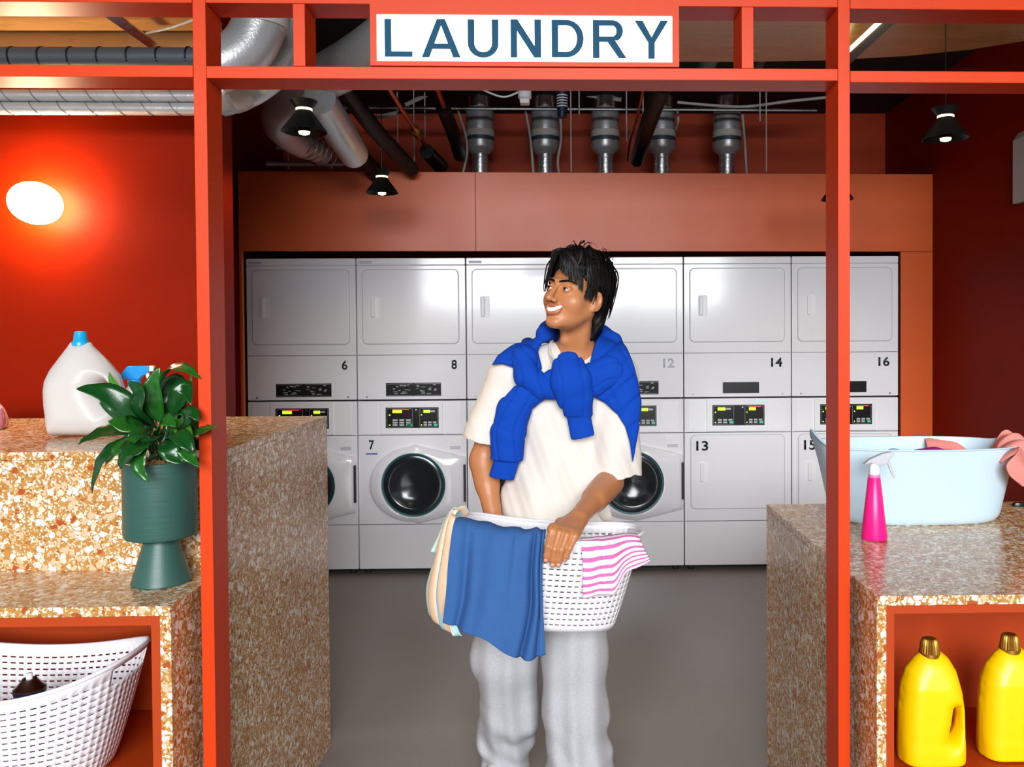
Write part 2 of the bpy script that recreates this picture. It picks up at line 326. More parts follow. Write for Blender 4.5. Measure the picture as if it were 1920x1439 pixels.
def flat_letter(loops, x, z, y, m, parent, th=.002):
    cu = bpy.data.curves.new('letter', 'CURVE'); cu.dimensions = '2D'; cu.fill_mode = 'BOTH'; cu.extrude = th / 2
    for lp_ in loops:
        sp = cu.splines.new('POLY'); sp.points.add(len(lp_) - 1); sp.use_cyclic_u = True
        for q, (a_, b_) in zip(sp.points, lp_): q.co = (a_, b_, 0, 1)
    to = bpy.data.objects.new('tmp', cu); COL.objects.link(to); dg = bpy.context.evaluated_depsgraph_get(); dg.update()
    me = bpy.data.meshes.new_from_object(to.evaluated_get(dg)); bpy.data.objects.remove(to)
    me.transform(Matrix.Translation((x, y, z)) @ Matrix.Rotation(R(90), 4, 'X')); me.materials.clear(); me.materials.append(m)
    o = bpy.data.objects.new('letter', me); COL.objects.link(o); o.parent = parent; return o
for ch, a0, a1, t_, b_ in (('L', 130, 288, 82, 300), ('A', 345, 567, 83, 303), ('U', 612, 788, 85, 305), ('N', 860, 1035, 85, 304), ('D', 1098, 1282, 88, 303), ('R', 1337, 1530, 90, 308), ('Y', 1580, 1773, 92, 311)):
    p = cr(a0, b_); q = cr(a1, t_); flat_letter(letter_loops(ch, q[0] - p[0], q[1] - p[1], .0152), p[0], p[1], -.0025, M['signlet'], sign)

# ------------------------------------------------------------------ terrazzo counters
X1, YF, YS, YE = -.872, 1.885, 2.185, 3.13
ZS, ZH = .911, 1.214
yf = lambda: 0
low = empty('counter_step', (X1, YF, 0), 0, 'low terrazzo counter step with an open orange cubby, bottom left', 'counter')
TH = .022
LW = .022; ox = 1.6
def L(name, m, x0, x1, y0, y1, z0, z1, root, o, bev=.001): return bx(name, m, x0 - o[0], x1 - o[0], y0 - o[1], y1 - o[1], z0, z1, root, bev)
o1 = (X1, YF)
L('countertop', M['terr'], -2.6, X1, YF, YS - .001, ZS - TH, ZS, low, o1)
L('side_panel', M['terr'], X1 - .024, X1, YF, YS - .001, 0, ZS - TH - .0006, low, o1)
NZ = .445
def liner(root, o, x0, x1, y0, y1, z0, z1, t=.02):
    m = M['niche']
    mb = MB(); X0, X1_, Y0, Y1 = x0 - o[0], x1 - o[0], y0 - o[1], y1 - o[1]
    A = [(X0, z0), (X1_, z0), (X1_, z1), (X0, z1)]; B = [(X0 + t, z0 + t), (X1_ - t, z0 + t), (X1_ - t, z1 - t), (X0 + t, z1 - t)]
    vs = [(x, Y0, z) for x, z in A] + [(x, Y0, z) for x, z in B] + [(x, Y1, z) for x, z in B] + [(x, Y1 + .01, z) for x, z in A]; fs = []
    for i in range(4):
        j = (i + 1) % 4; fs += [(i, j, j + 4, i + 4), (i + 4, j + 4, j + 8, i + 8), (i, i + 12, j + 12, j)]
    fs += [(8, 9, 10, 11), (15, 14, 13, 12)]
    return mb.add(vs, fs).build('cubby', m, root)
liner(low, o1, -2.55, X1 - .0245, YF + .003, 2.43, NZ - .02, ZS - TH - .001)
L('base_panel', M['terr'], -2.55, X1 - .0245, YF, YF + .02, .0, NZ - .021, low, o1)
tall = empty('tall_counter', (X1, YS, 0), 0, 'tall terrazzo counter with a polished top, against the lamp wall', 'counter')
o2 = (X1, YS)
L('countertop', M['terr'], -2.6, X1, YS, YE, ZH - .021, ZH, tall, o2, .0015)
L('front_panel', M['terr'], -2.6, X1 - .0005, YS + .0005, YS + .02, ZS - TH, ZH - .0216, tall, o2)
L('side_panel', M['terr'], X1 - .024, X1 - .0002, YS + .0205, YE, 0, ZH - .0216, tall, o2)
# right counter
X2 = .695; YFr, YEr = 1.89, 2.94
rc = empty('right_counter', (X2, YFr, 0), 0, 'terrazzo counter with an open orange cubby, right of the entrance', 'counter'); o3 = (X2, YFr)
L('countertop', M['terr'], X2, XR - .002, YFr, YEr, ZS - TH, ZS, rc, o3, .0015)
L('side_panel', M['terr'], X2 + .0002, X2 + .022, YFr, YEr, 0, ZS - TH - .0006, rc, o3)
liner(rc, o3, X2 + .0225, 2.3, YFr + .003, 2.37, NZ - .02, ZS - TH - .001, .018)
L('base_panel', M['terr'], X2 + .0225, 2.3, YFr, YFr + .02, 0, NZ - .021, rc, o3)

# ------------------------------------------------------------------ laundry machines
XW0, XW1 = at(463, 700, YW).x, at(1685, 700, YW).x; PW = (XW1 - XW0) / 6
zz = lambda py: at(670, py, YW).z
S = PW / 205.0        # metres per photo pixel on the machine fronts
def dbody(root, w, z0, z1, d=.66, r=.012, y=0):
    o = MB().prism(rrect(.003, w - .003, z0, z1, .004, 2), y, y + d).build('body', M['white'], root, True, .006, seg=3); return o
def door_outline(x0, x1, z0, z1, root, hx, hz0, hz1, mn='door', flip=False):
    # dark gap round the door, the door leaf and its pull
    MB().prism(rrect(x0 - .004, x1 + .004, z0 - .004, z1 + .004, .034), -.0008, .01).build('door_gap', M['key'], root)
    d = MB().prism(rrect(x0, x1, z0, z1, .03), -.009, .004).build(mn, M['white'], root, True, .004, seg=3)
    h = MB(); w = .060
    xx = [hx, hx + .012, hx + .026, hx + w]
    # raised grip on the left with a scooped recess beside it
    h.prism(rrect(hx, hx + w, hz0, hz1, .008), -.011, -.0088)
    h.build('handle_plate', M['white2'], d, True, .001)
    MB().prism(rrect(hx + .006, hx + .030, hz0 + .006, hz1 - .006, .008), -.026, -.011).build('handle', M['white2'], d, True, .005, seg=3)
    return d
def label_panel(root, x0, x1, z0, z1, light=True):
    o = bx('control_label', M['blackm'] if light else M['black'], x0, x1, -.003, .001, z0, z1, root)
    if light:
        mb = MB(); w = (x1 - x0); random.seed(3)
        mid = (x0 + x1) / 2
        for s0, s1 in ((x0 + .004, mid - .004), (mid + .004, x1 - .004)):
            mb.box(s0, s1, -.0036, -.0031, z1 - .007, z1 - .005); mb.box(s0, s1, -.0036, -.0031, z0 + .005, z0 + .0065)
            for k in range(16):
                x = random.uniform(s0 + .01, s1 - .03); z = random.uniform(z0 + .012, z1 - .014); mb.box(x, x + random.uniform(.006, .026), -.0036, -.0031, z, z + random.uniform(.002, .006))
        mb.build('control_print', M['key'], o)
    return o
def number(root, s, xc, zc, h=.058, m=None, y=-.0012):
    w = .034 * len(s) * h / .058 * (1.04 if len(s) > 1 else 1)
    if s == '7': w *= .92
    o = text_mesh('number', s, m or M['num'], xc - w / 2, xc + w / 2, zc - h / 2, zc + h / 2, y, root, .022); return o
z_top, z_cr, z_d1, z_d0, z_s, z_b = zz(484.5), zz(498), zz(506.5), zz(645.5), zz(666.5), zz(750)
U = lambda p: p * S
def dryer(i, num, label, pale=False, numm=None, narrow=False):
    r = empty('tumble_dryer', (XW0 + i * PW, YW, 0), 0, label, 'dryer', 'tumble dryers in the upper row')
    dbody(r, PW, z_b, z_cr - .001); MB().prism(rrect(.003, PW - .003, z_cr, z_top, .006, 3), -.003, .5).build('top_cap', M['white'], r, True, .004)
    bx('seam', M['seam'], .006, PW - .006, -.0008, .01, z_s - .0015, z_s + .0015, r)
    if not narrow: bx('brand_badge', mat('badge_lilac', srgb(190, 192, 222), .4), U(6), U(30), -.0045, -.003, z_top - .035, z_top - .018, r)
    door_outline(U(12), U(191.5), z_d0, z_d1, r, U(27), zz(597), zz(557))
    if num: number(r, num, U(188) - .02 - (.018 if len(num) > 1 else 0), zz(685), m=numm)
    if narrow: label_panel(r, U(74), U(143), zz(743), zz(722), False)
    else: label_panel(r, U(54), U(157), zz(744), zz(719))
    for k in (18, 188): MB().lathe([(.006, 0), (.005, -.004)], (U(k), .0, zz(745)), 10, 'y').build('screw', M['chrome'], r)
    return r
def console(r, led, kind):
    # slightly leaning control fascia with side panels
    z1, z0 = zz(753), zz(816)
    bx('fascia_panel', M['white2'], U(8), U(40), -.004, .01, z0 + .004, z1 - .012, r, .002)
    bx('fascia_panel', M['white2'], U(163), U(194), -.004, .01, z0 + .004, z1 - .012, r, .002)
    bx('fascia_panel', M['white2'], U(43), U(160), -.012, .01, z0 + .003, z1 - .006, r, .003)
    dz1, dz0 = zz(765), zz(803.5)
    c = bx('display_panel', M['black'], U(53.5), U(152.5), -.0145, -.011, dz0, dz1, r, .001)
    Y0, Y1 = -.0158, -.0146
    lft = (U(56), U(104)) if kind == 'washer' else (U(55), U(94)); rgt = (U(117), U(150.5)) if kind == 'washer' else (U(115), U(150.5))
    for n, (a0, a1) in enumerate((lft, rgt)):
        w = a1 - a0
        bx('led_digits', M['lcd'], a0 + w * .22, a0 + w * .58, Y0, Y1, dz1 - .034, dz1 - .016, c)
        red = (n == 0) if kind == 'washer' else (n == 1)
        bx('status_strip', M['redled'] if red else M['key'], a0 + w * (.22 if red else .6), a0 + w * .86, Y0, Y1, dz1 - .014 if red else dz1 - .03, dz1 - .009 if red else dz1 - .018, c)
        rows = 3 if (n == 0 and kind == 'washer') else 2
        kb = MB()
        for q in range(3):
            for rr in range(rows):
                if rr == 0 and q == 2 and rows == 2: continue
                kx = a0 + w * (.22 + .26 * q); kb.box(kx, kx + w * .19, Y0, Y1, dz0 + .014 + rr * .0155, dz0 + .025 + rr * .0155)
        kb.build('keypad', M['key'], c)
        bx('start_key', M['green'], a0 + w * .78, a0 + w * .97, Y0, Y1, dz0 + .013, dz0 + .026, c)
        lb = MB(); lb.box(a0 + w * .08, a0 + w * .13, Y0, Y1, dz1 - .05, dz1 - .043); lb.build('indicator', M['lcd'], c)
        lb = MB(); lb.box(a0 + w * .08, a0 + w * .13, Y0, Y1, dz0 + .016, dz0 + .022); lb.build('indicator', M['lcd'], c)
        ol = MB(); za, zb_ = dz0 + .006, dz1 - .006; t = .0012
        A = rrect(a0, a1, za, zb_, .006, 2); B = rrect(a0 + t, a1 - t, za + t, zb_ - t, .005, 2); nn = len(A)
        ol.add([(x, Y1, z) for x, z in A] + [(x, Y1, z) for x, z in B], [(i, (i + 1) % nn, (i + 1) % nn + nn, i + nn) for i in range(nn)]).build('outline', M['key'], c, solid=.0006)
    MB().lathe([(.006, 0), (.0055, -.004)], (U(110.5), -.0145, dz1 - .014), 12, 'y').build('key_lock', M['chrome'], c)
def lower_body(r):
    dbody(r, PW, zz(1068), zz(753))
    bx('seam', M['seam'], .005, PW - .005, -.0008, .01, zz(817.5), zz(816.3), r)
    bx('seam', M['seam'], .005, PW - .005, -.0008, .01, zz(985), zz(984), r)
    for k in (14, 190): MB().lathe([(.02, 0), (.02, .03), (.012, .035)], (U(k), .05, 0), 12).build('foot', M['dark'], r)
def washer(i, num, label):
    r = empty('washing_machine', (XW0 + i * PW, YW, 0), 0, label, 'washing machine', 'front-loading washers in the lower row')
    lower_body(r); console(r, True, 'washer')
    cx, cz = U(105.5), zz(909); gr = .197
    # door: round on the hinge side, drawn out to the handle on the right
    N = 64; out = []
    for k in range(N):
        a = 2 * math.pi * k / N; x, z = math.cos(a), math.sin(a)
        if x < 0: px, pz = x * .280, z * .238
        else:
            px, pz = x * .245, z * .238
            # squeeze out to the straight handle edge at x = .327
            tx = .327; lim = .172
            d = (x, z); t = min(tx / max(x, 1e-6), 9)
            lines = 1e9
            nx, nz = (.238 - lim), (tx - .06)      # sloping edge from (.06,.238) to (tx,lim)
            c0 = nx * .06 + nz * .238; den = nx * x + nz * abs(z); lines = c0 / den if den > 1e-6 else 1e9
            t = min(t, lines); px, pz = x * t, z * t
            if x * .0 + abs(px) < .06 and False: pass
        out.append((px, pz))
    ring = lambda f, y, g=None: [(cx + (p[0] * f if g is None else (1 - g) * gr * 1.02 * math.cos(2 * math.pi * k / N) + g * p[0]), y, cz + (p[1] * f if g is None else (1 - g) * gr * 1.02 * math.sin(2 * math.pi * k / N) + g * p[1])) for k, p in enumerate(out)]
    mb = MB(); mb.rings([ring(1.0, -.001), ring(1.0, -.018), ring(.985, -.026), ring(1, -.034, .75), ring(1, -.044, .4), ring(1, -.052, .12), ring(1, -.050, 0), [(cx + gr * math.cos(2 * math.pi * k / N), -.034, cz + gr * math.sin(2 * math.pi * k / N)) for k in range(N)]], True, False, False)
    d = mb.build('door', M['white'], r, True, autos=50)
    MB().lathe([(gr, -.042), (gr * .99, -.046), (gr * .955, -.045), (gr * .93, -.038), (gr * .93, -.028)], (cx, 0, cz), 64, 'y', False, False).build('glass_rim', mat('teal_seal', srgb(24, 88, 98), .3), d, True)
    MB().lathe([(gr * .945, -.034), (gr * .93, -.040), (gr * .82, -.046), (gr * .74, -.042), (gr * .6, -.026), (gr * .4, -.012), (0.001, -.006)], (cx, 0, cz), 64, 'y', False, False).build('glass', M['glass'], d, True)
    bx('handle_slot', M['seam'], cx + .312, cx + .326, -.036, -.01, cz - .11, cz + .125, d, .002)
    dr = bx('detergent_drawer', M['white2'], U(168), U(197), -.005, .01, zz(851), zz(823), r, .003)
    MB().prism(rrect(U(173), U(193), zz(844), zz(838), .003, 3), -.009, -.004).build('drawer_pull', mat('pull_grey', srgb(196, 200, 210), .4), dr, True)  # light grey pull on the white drawer front
    if num:
        number(r, num, U(26), zz(835), .060)
        bx('blue_tag', M['blue'], U(15), U(36.5), -.0015, .001, zz(853), zz(850.5), r)
    return r
def lower_dryer(i, num, label):
    r = empty('tumble_dryer', (XW0 + i * PW, YW, 0), 0, label, 'dryer', 'tumble dryers in the lower row')
    lower_body(r); console(r, True, 'dryer')
    door_outline(U(13), U(191), zz(961), zz(822), r, U(28), zz(911), zz(872))
    number(r, num, U(34), zz(842), .062, None, -.0102); return r
dryer(0, '6', 'white tumble dryer numbered 6, upper row far left')
dryer(1, '8', 'white tumble dryer numbered 8, above washer 7')
dryer(2, None, 'white tumble dryer above washer 9, its number hidden by the man')
dryer(3, '12', 'white tumble dryer with a faded pale number 12', numm=M['num2'])
dryer(4, '14', 'white tumble dryer numbered 14, above dryer 13', narrow=True)
dryer(5, '16', 'white tumble dryer numbered 16, upper row far right', narrow=True)
washer(0, None, 'white front-loading washer mostly hidden behind the tall counter')
washer(1, '7', 'white front-loading washer numbered 7 with a round dark door')
washer(2, '9', 'white front-loading washer numbered 9, behind the man')
washer(3, None, 'white front-loading washer just left of dryer 13')
lower_dryer(4, '13', 'white tumble dryer numbered 13, lower row, left of the terrazzo counter corner')
lower_dryer(5, '15', 'white tumble dryer numbered 15, partly behind the blue tub and red post')
tag(bx('plinth', M['dark'], XW0 + .01, XW1 - .01, YW + .08, YW + .6, 0, zz(1070)), 'low black plinth running under the row of machines', 'plinth')
# ------------------------------------------------------------------ implicit surfaces for the figure and the cloth
def V(*a): return np.array(a, dtype=np.float64)
def nrm(p): return np.sqrt((p * p).sum(-1))
def rc(P, a, b, ra, rb):
    a = np.asarray(a, float); b = np.asarray(b, float); d = b - a; t = np.clip(((P - a) @ d) / (d @ d), 0, 1)
    return nrm(P - a - t[:, None] * d) - (ra + (rb - ra) * t)
def chain(P, pts, rad, k=.0):
    d = None
    for i in range(len(pts) - 1):
        e = rc(P, pts[i], pts[i + 1], rad[i], rad[i + 1]); d = e if d is None else smin(d, e, k) if k else np.minimum(d, e)
    return d
def sph(P, c, r): return nrm(P - np.asarray(c)) - r
def ell(P, c, r, rot=None):
    q = P - np.asarray(c, float)
    if rot is not None: q = q @ rot
    r = np.asarray(r, float); k0 = nrm(q / r); k1 = nrm(q / (r * r)) + 1e-9; return k0 * (k0 - 1) / k1
def smin(a, b, k): h = np.clip(.5 + .5 * (b - a) / k, 0, 1); return b + (a - b) * h - k * h * (1 - h)
def smax(a, b, k): return -smin(-a, -b, k)
def poly2(P, pts, ax=(0, 2)):
    """signed distance to a polygon in the x-z plane"""
    p = P[:, ax]; pts = np.asarray(pts, float); n = len(pts); d = np.full(len(p), 1e9); s = np.ones(len(p))
    for i in range(n):
        a, b = pts[i], pts[i - 1]; e = b - a; w = p - a; t = np.clip((w @ e) / (e @ e), 0, 1); q = w - t[:, None] * e; d = np.minimum(d, (q * q).sum(1))
        c1 = p[:, 1] >= a[1]; c2 = p[:, 1] < b[1]; c3 = e[0] * w[:, 1] > e[1] * w[:, 0]
        fl = (c1 & c2 & c3) | (~c1 & ~c2 & ~c3); s = np.where(fl, -s, s)
    return s * np.sqrt(d)
def crease(ph, amp, k=4): return amp * (1 - np.abs(np.sin(ph))) ** k
def rotm(ax, deg):
    m = Matrix.Rotation(R(deg), 3, ax); return np.array([[m[i][j] for j in range(3)] for i in range(3)])
def mesh_sdf(f, lo, hi, h, B=14):
    lo = np.asarray(lo, float); n = np.maximum(1, np.ceil((np.asarray(hi) - lo) / (h * B))).astype(int); N = n * B + 1
    G = np.ones(N, dtype=np.float32)
    bi = np.stack(np.meshgrid(*[np.arange(k) for k in n], indexing='ij'), -1).reshape(-1, 3)
    cen = lo + (bi + .5) * B * h; dc = f(cen); reach = B * h * .87 * 1.5 + .004
    loc = np.stack(np.meshgrid(*[np.arange(B + 1)] * 3, indexing='ij'), -1).reshape(-1, 3)
    for b, d in zip(bi, dc):
        if d < -reach: G[b[0] * B:b[0] * B + B + 1, b[1] * B:b[1] * B + B + 1, b[2] * B:b[2] * B + B + 1] = -1
    act = bi[np.abs(dc) <= reach]
    for k in range(0, len(act), 24):
        bb = act[k:k + 24]; P = (lo + (bb[:, None, :] * B + loc[None]) * h).reshape(-1, 3); D = f(P).reshape(len(bb), B + 1, B + 1, B + 1)
        for b, d in zip(bb, D): G[b[0] * B:b[0] * B + B + 1, b[1] * B:b[1] * B + B + 1, b[2] * B:b[2] * B + B + 1] = d
    S = G < 0; cnt = np.zeros(tuple(N - 1), dtype=np.int8)
    for dx in (0, 1):
        for dy in (0, 1):
            for dz in (0, 1): cnt += S[dx:N[0] - 1 + dx, dy:N[1] - 1 + dy, dz:N[2] - 1 + dz]
    A = (cnt > 0) & (cnt < 8); idx = np.argwhere(A); ID = np.full(A.shape, -1, dtype=np.int32); ID[A] = np.arange(len(idx))
    acc = np.zeros((len(idx), 3)); w = np.zeros(len(idx))
    C = [(0, 0, 0), (1, 0, 0), (0, 1, 0), (1, 1, 0), (0, 0, 1), (1, 0, 1), (0, 1, 1), (1, 1, 1)]
    for i in range(8):
        for j in range(i + 1, 8):
            a, b = np.array(C[i]), np.array(C[j])
            if abs(a - b).sum() != 1: continue
            ga = G[tuple((idx + a).T)].astype(float); gb = G[tuple((idx + b).T)].astype(float); m = (ga < 0) != (gb < 0)
            t = ga[m] / (ga[m] - gb[m]); acc[m] += a + (b - a) * t[:, None]; w[m] += 1
    vs = lo + (idx + acc / w[:, None]) * h; fs = []
    for ax in range(3):
        u, v = (ax + 1) % 3, (ax + 2) % 3; sl0 = [slice(None)] * 3; sl1 = [slice(None)] * 3; sl0[ax] = slice(0, N[ax] - 1); sl1[ax] = slice(1, N[ax])
        for q in (sl0, sl1): q[u] = slice(1, N[u] - 1); q[v] = slice(1, N[v] - 1)
        s0, s1 = S[tuple(sl0)], S[tuple(sl1)]
        for cond, flip in ((s0 & ~s1, False), (~s0 & s1, True)):
            e = np.argwhere(cond)
            if not len(e): continue
            e[:, u] += 1; e[:, v] += 1; q = []
            for du, dv in ((0, 0), (1, 0), (1, 1), (0, 1)):
                c = e.copy(); c[:, u] -= 1 - du; c[:, v] -= 1 - dv; q.append(ID[tuple(c.T)])
            q = np.stack(q, 1); fs.append(q[:, ::-1] if flip else q)
    return vs, np.concatenate(fs)
def np_mesh(name, vs, fs, mats, parent=None, mi=None, smooth=True, loc=None):
    me = bpy.data.meshes.new(name); me.vertices.add(len(vs)); me.vertices.foreach_set('co', np.asarray(vs, dtype=np.float32).ravel())
    k = fs.shape[1]; me.loops.add(fs.size); me.loops.foreach_set('vertex_index', fs.ravel().astype(np.int32))
    me.polygons.add(len(fs)); me.polygons.foreach_set('loop_start', np.arange(0, fs.size, k, dtype=np.int32)); me.polygons.foreach_set('loop_total', np.full(len(fs), k, dtype=np.int32))
    for x in (mats if isinstance(mats, (list, tuple)) else [mats]): me.materials.append(x)
    if mi is not None: me.polygons.foreach_set('material_index', mi.astype(np.int32))
    me.polygons.foreach_set('use_smooth', [smooth] * len(fs)); me.update(); me.validate()
    o = bpy.data.objects.new(name, me); COL.objects.link(o); o.parent = parent
    return o
def relax(vs, fs, it=2, lam=.5):
    e = np.concatenate([fs[:, [0, 1]], fs[:, [1, 2]], fs[:, [2, 3]], fs[:, [3, 0]]]); vs = vs.copy()
    for _ in range(it):
        acc = np.zeros_like(vs); c = np.zeros(len(vs))
        for a, b in ((0, 1), (1, 0)):
            for k in range(3): acc[:, k] += np.bincount(e[:, a], vs[e[:, b], k], len(vs))
            c += np.bincount(e[:, a], minlength=len(vs))
        vs += lam * (acc / c[:, None] - vs)
    return vs
def march(f, p, d, n=60, eps=3e-4, maxd=.4):
    p = np.asarray(p, float); d = np.asarray(d, float); d = d / np.linalg.norm(d); t = 0
    for _ in range(n):
        v = f((p + d * t)[None])[0]
        if v < eps or t > maxd: break
        t += v * .8
    return p + d * t
# ------------------------------------------------------------------ lamps
rl = empty('wall_lamp', at(66, 381, 3.10), 0, 'glowing pebble-shaped glass wall lamp on the left red wall', 'lamp')
lm = MB(); rg = []
for k in range(13):
    t = math.pi * k / 12; rg.append([(.094 * math.sin(t) * math.cos(a), -.062 * math.cos(t), .076 * math.sin(t) * math.sin(a) - .10 * .094 * math.sin(t) * math.cos(a)) for a in np.linspace(0, 2 * math.pi, 32, endpoint=False)])
lm.rings(rg[1:-1]); lm.build('glass_shade', M['lamp'], rl, True, autos=180)
MB().lathe([(.04, .055), (.04, .078)], n=24, axis='y').build('base', M['blackm'], rl, True)
def pendant(px, py, Y, label, first=[None]):
    p = at(px, py, Y)
    if first[0] is None:
        r = empty('pendant_lamp', p, 0, label, 'lamp', 'black hourglass pendant lamps'); first[0] = r
        MB().lathe([(.030, -.004), (.030, .004)], n=28).build('glass_ring', M['bulb'], r, True)
        MB().lathe([(.030, .0045), (.050, .033), (.0485, .034), (.026, .006)], n=32, cap0=False, cap1=False).build('upper_shade', M['blackm'], r, True)
        MB().lathe([(.030, -.0045), (.033, -.012), (.085, -.083), (.083, -.084), (.028, -.012)], n=36, cap0=False, cap1=False).build('lower_shade', M['blackm'], r, True)
        MB().lathe([(.016, -.012), (.020, -.050), (.022, -.082)], n=20).build('bulb_holder', M['blackm'], r, True)
        MB().lathe([(.021, -.0825), (.019, -.090), (.008, -.094)], n=20).build('bulb', M['bulb'], r, True)
        MB().lathe([(.014, .036), (.012, .040)], n=16).build('top_cap', M['bulb'], r, True)
        MB().tube([(0, 0, .041), (0, 0, 3.16 - p.z)], .0022, 6).build('cord', M['black'], r)
    else:
        r = copy_tree(first[0]); r.location = p; tag(r, label)
    spot('pendant_light', (p.x, p.y, p.z - .100), 9, (1, .80, .46))
pendant(1773, 219, 3.25, 'black hourglass pendant lamp hanging over the right counter')
pendant(570, 206, 3.25, 'black hourglass pendant lamp in front of the silver ducts, left')
pendant(716, 332, 4.5, 'small-looking black hourglass pendant lamp against the terracotta panel, left of the man')
pendant(1570, 345, 4.5, 'black hourglass pendant lamp mostly hidden behind the right red post')

# ------------------------------------------------------------------ ducts and pipes overhead
def pipe(name, pts, rad, m, label, cat='pipe', group=None, n=16, sm=5, rings_=None):
    P = [at(x, y, Y) for x, y, Y in pts]
    o = MB().tube([tuple(p) for p in P], rad, n, smooth=sm).build(name, m, None, True, autos=60)
    return tag(o, label, cat, group)
def spiral(o_pts, rad, pitch, root_mat, parent, n=10, th=.004):
    P = [at(x, y, Y) for x, y, Y in o_pts]; L_ = (P[-1] - P[0]).length; d = (P[-1] - P[0]).normalized(); u = d.cross(Vector((0, 0, 1))).normalized(); w = d.cross(u); pts = []
    N = int(L_ / pitch * 14)
    for k in range(N + 1): t = k / 14 * 2 * math.pi; pts.append(tuple(P[0] + d * (L_ * k / N) + (u * math.cos(t) + w * math.sin(t)) * rad))
    return MB().tube(pts, th, 5).build('spiral_seam', root_mat, parent, True)
for (y0, y1, lab) in ((178.5, 182, 'warm-lit spiral duct below the left beam, upper of two'), (202, 206, 'warm-lit spiral duct below the left beam, lower of two')):
    pts = [(-250, y0, 3.0), (372, y1 - 1, 3.0)]
    P = pipe('spiral_duct', pts, .0218, M['insul'], lab, 'duct', 'spiral ducts on the lamp wall', sm=1); spiral(pts, .0228, .095, M['insuld'], P, th=.0012)
pts = [(-250, 107, 2.8), (372, 109, 2.8)]
P = pipe('lagged_duct', pts, .033, M['insuld'], 'dark lagged duct running across above the left beam', 'duct', sm=1)
for k in range(8):
    q = at(-30 + 55 * k, 107.5, 2.8); MB().lathe([(.0340, -.003), (.0340, .003)], tuple(q), 20, 'x').build('band', M['blackm'], P, True)
el = empty('duct_elbow', at(490, 20, 3.05), 0, 'large silver insulated duct elbow beside the left red post', 'duct'); ec = Vector(el.location)
def rel(pts): return [tuple(at(x, y, Y) - ec) for x, y, Y in pts]
MB().tube(rel([(493, -120, 3.05), (491, 20, 3.05), (487, 45, 3.05), (468, 84, 3.04), (436, 112, 3.02), (398, 128, 3.0)]), .090, 28, smooth=5).build('bend', M['insul'], el, True, autos=70)
MB().tube(rel([(492, 28, 3.05), (491, 52, 3.05)]), .0925, 28).build('tape_band', M['cable'], el, True)
Q_ = pipe('silver_duct', [(552, -80, 3.32), (546, 40, 3.32), (524, 108, 3.30), (482, 150, 3.26), (440, 170, 3.22), (398, 182, 3.20)], .078, M['insul'], 'silver duct curving down behind the large elbow', 'duct', n=26)
MB().tube([tuple(at(453, 164.5, 3.23)), tuple(at(441, 170, 3.22)), tuple(at(429, 174, 3.215))], .0800, 26).build('tape_band', M['cable'], Q_, True)
A = pipe('spiral_hose', [(840, -20, 3.6), (700, 92, 3.8), (600, 150, 4.0), (534, 196, 4.3), (523, 232, 4.5), (556, 266, 4.8), (604, 288, 5.1)], [.11, .11, .10, .085, .085, .075, .06], M['insul'], 'bending silver duct behind the left pendant lamp', 'duct', n=24)
q = [(540, 252, 4.7), (612, 292, 5.15)]; spiral(q, .082, .06, M['chrome'], A, th=.003)
pipe('lagged_duct', [(598, 185, 3.9), (632, 240, 4.25), (664, 290, 4.6)], [.075, .08, .075], M['insul'], 'straight silver lagged duct sloping down, right of the left pendant', 'duct', n=24)
pipe('black_pipe', [(640, 160, 4.2), (705, 245, 4.7), (772, 318, 5.2)], .045, M['blackm'], 'thick black lagged pipe sloping down behind the left pendants')
pipe('black_pipe', [(590, 175, 4.4), (650, 260, 4.9), (708, 330, 5.3)], .05, M['blackm'], 'black pipe sloping down behind the small left pendant')
cp = empty('copper_pipe', at(760, 220, 4.6), 0, 'copper pipe with brass valve sloping down to a black sleeve', 'pipe'); ec = Vector(cp.location)
MB().tube(rel([(726, 160, 4.2), (750, 200, 4.5), (782, 248, 5.0), (800, 278, 5.4)]), .012, 10).build('tube', M['copper'], cp, True)
MB().tube(rel([(779, 244, 4.95), (786, 254, 5.05)]), .03, 12).build('valve', mat('brass', srgb(150, 110, 60), .35, 1), cp, True)
MB().tube(rel([(800, 284, 5.35), (826, 312, 5.75)]), [.045, .05], 16).build('sleeve', M['blackm'], cp, True)
pipe('copper_pipe', [(817, 160, 4.6), (832, 200, 4.9)], .015, M['copper'], 'short copper pipe ending in a black lagged pipe', n=10)
pipe('black_pipe', [(830, 200, 4.92), (850, 250, 5.3), (862, 292, 5.7)], .042, M['blackm'], 'black lagged pipe left of the first exhaust duct')
pipe('black_pipe', [(1243, 160, 4.6), (1218, 225, 5.0), (1194, 302, 5.6)], [.05, .05, .042], M['blackm'], 'big black pipe sloping down in front of the exhaust ducts')
pipe('copper_pipe', [(1207, 165, 4.7), (1196, 215, 5.0), (1182, 262, 5.4), (1176, 300, 5.6)], .008, M['copper'], 'thin copper pipe left of the big black pipe', n=8)
for x0, x1, y1, Yq, r_, lab in ((1165, 1120, 140, 3.6, .03, 'dark pipe seen above the sign beam, left of two'), (1395, 1320, 135, 3.7, .045, 'dark pipe seen right of the sign through the frame')):
    pipe('dark_pipe', [(x0, -40, Yq - .5), (x1, y1, Yq + .6)], r_, M['insuld'], lab, sm=1)
pipe('dark_pipe', [(1500, -40, 3.2), (1420, 125, 4.2)], .03, M['blackm'], 'dark pipe seen in the right square of the frame', sm=1)
pipe('copper_pipe', [(1460, -40, 3.3), (1414, 100, 4.2)], .012, M['copper'], 'copper pipe beside a dark pipe in the right square of the frame', sm=1)
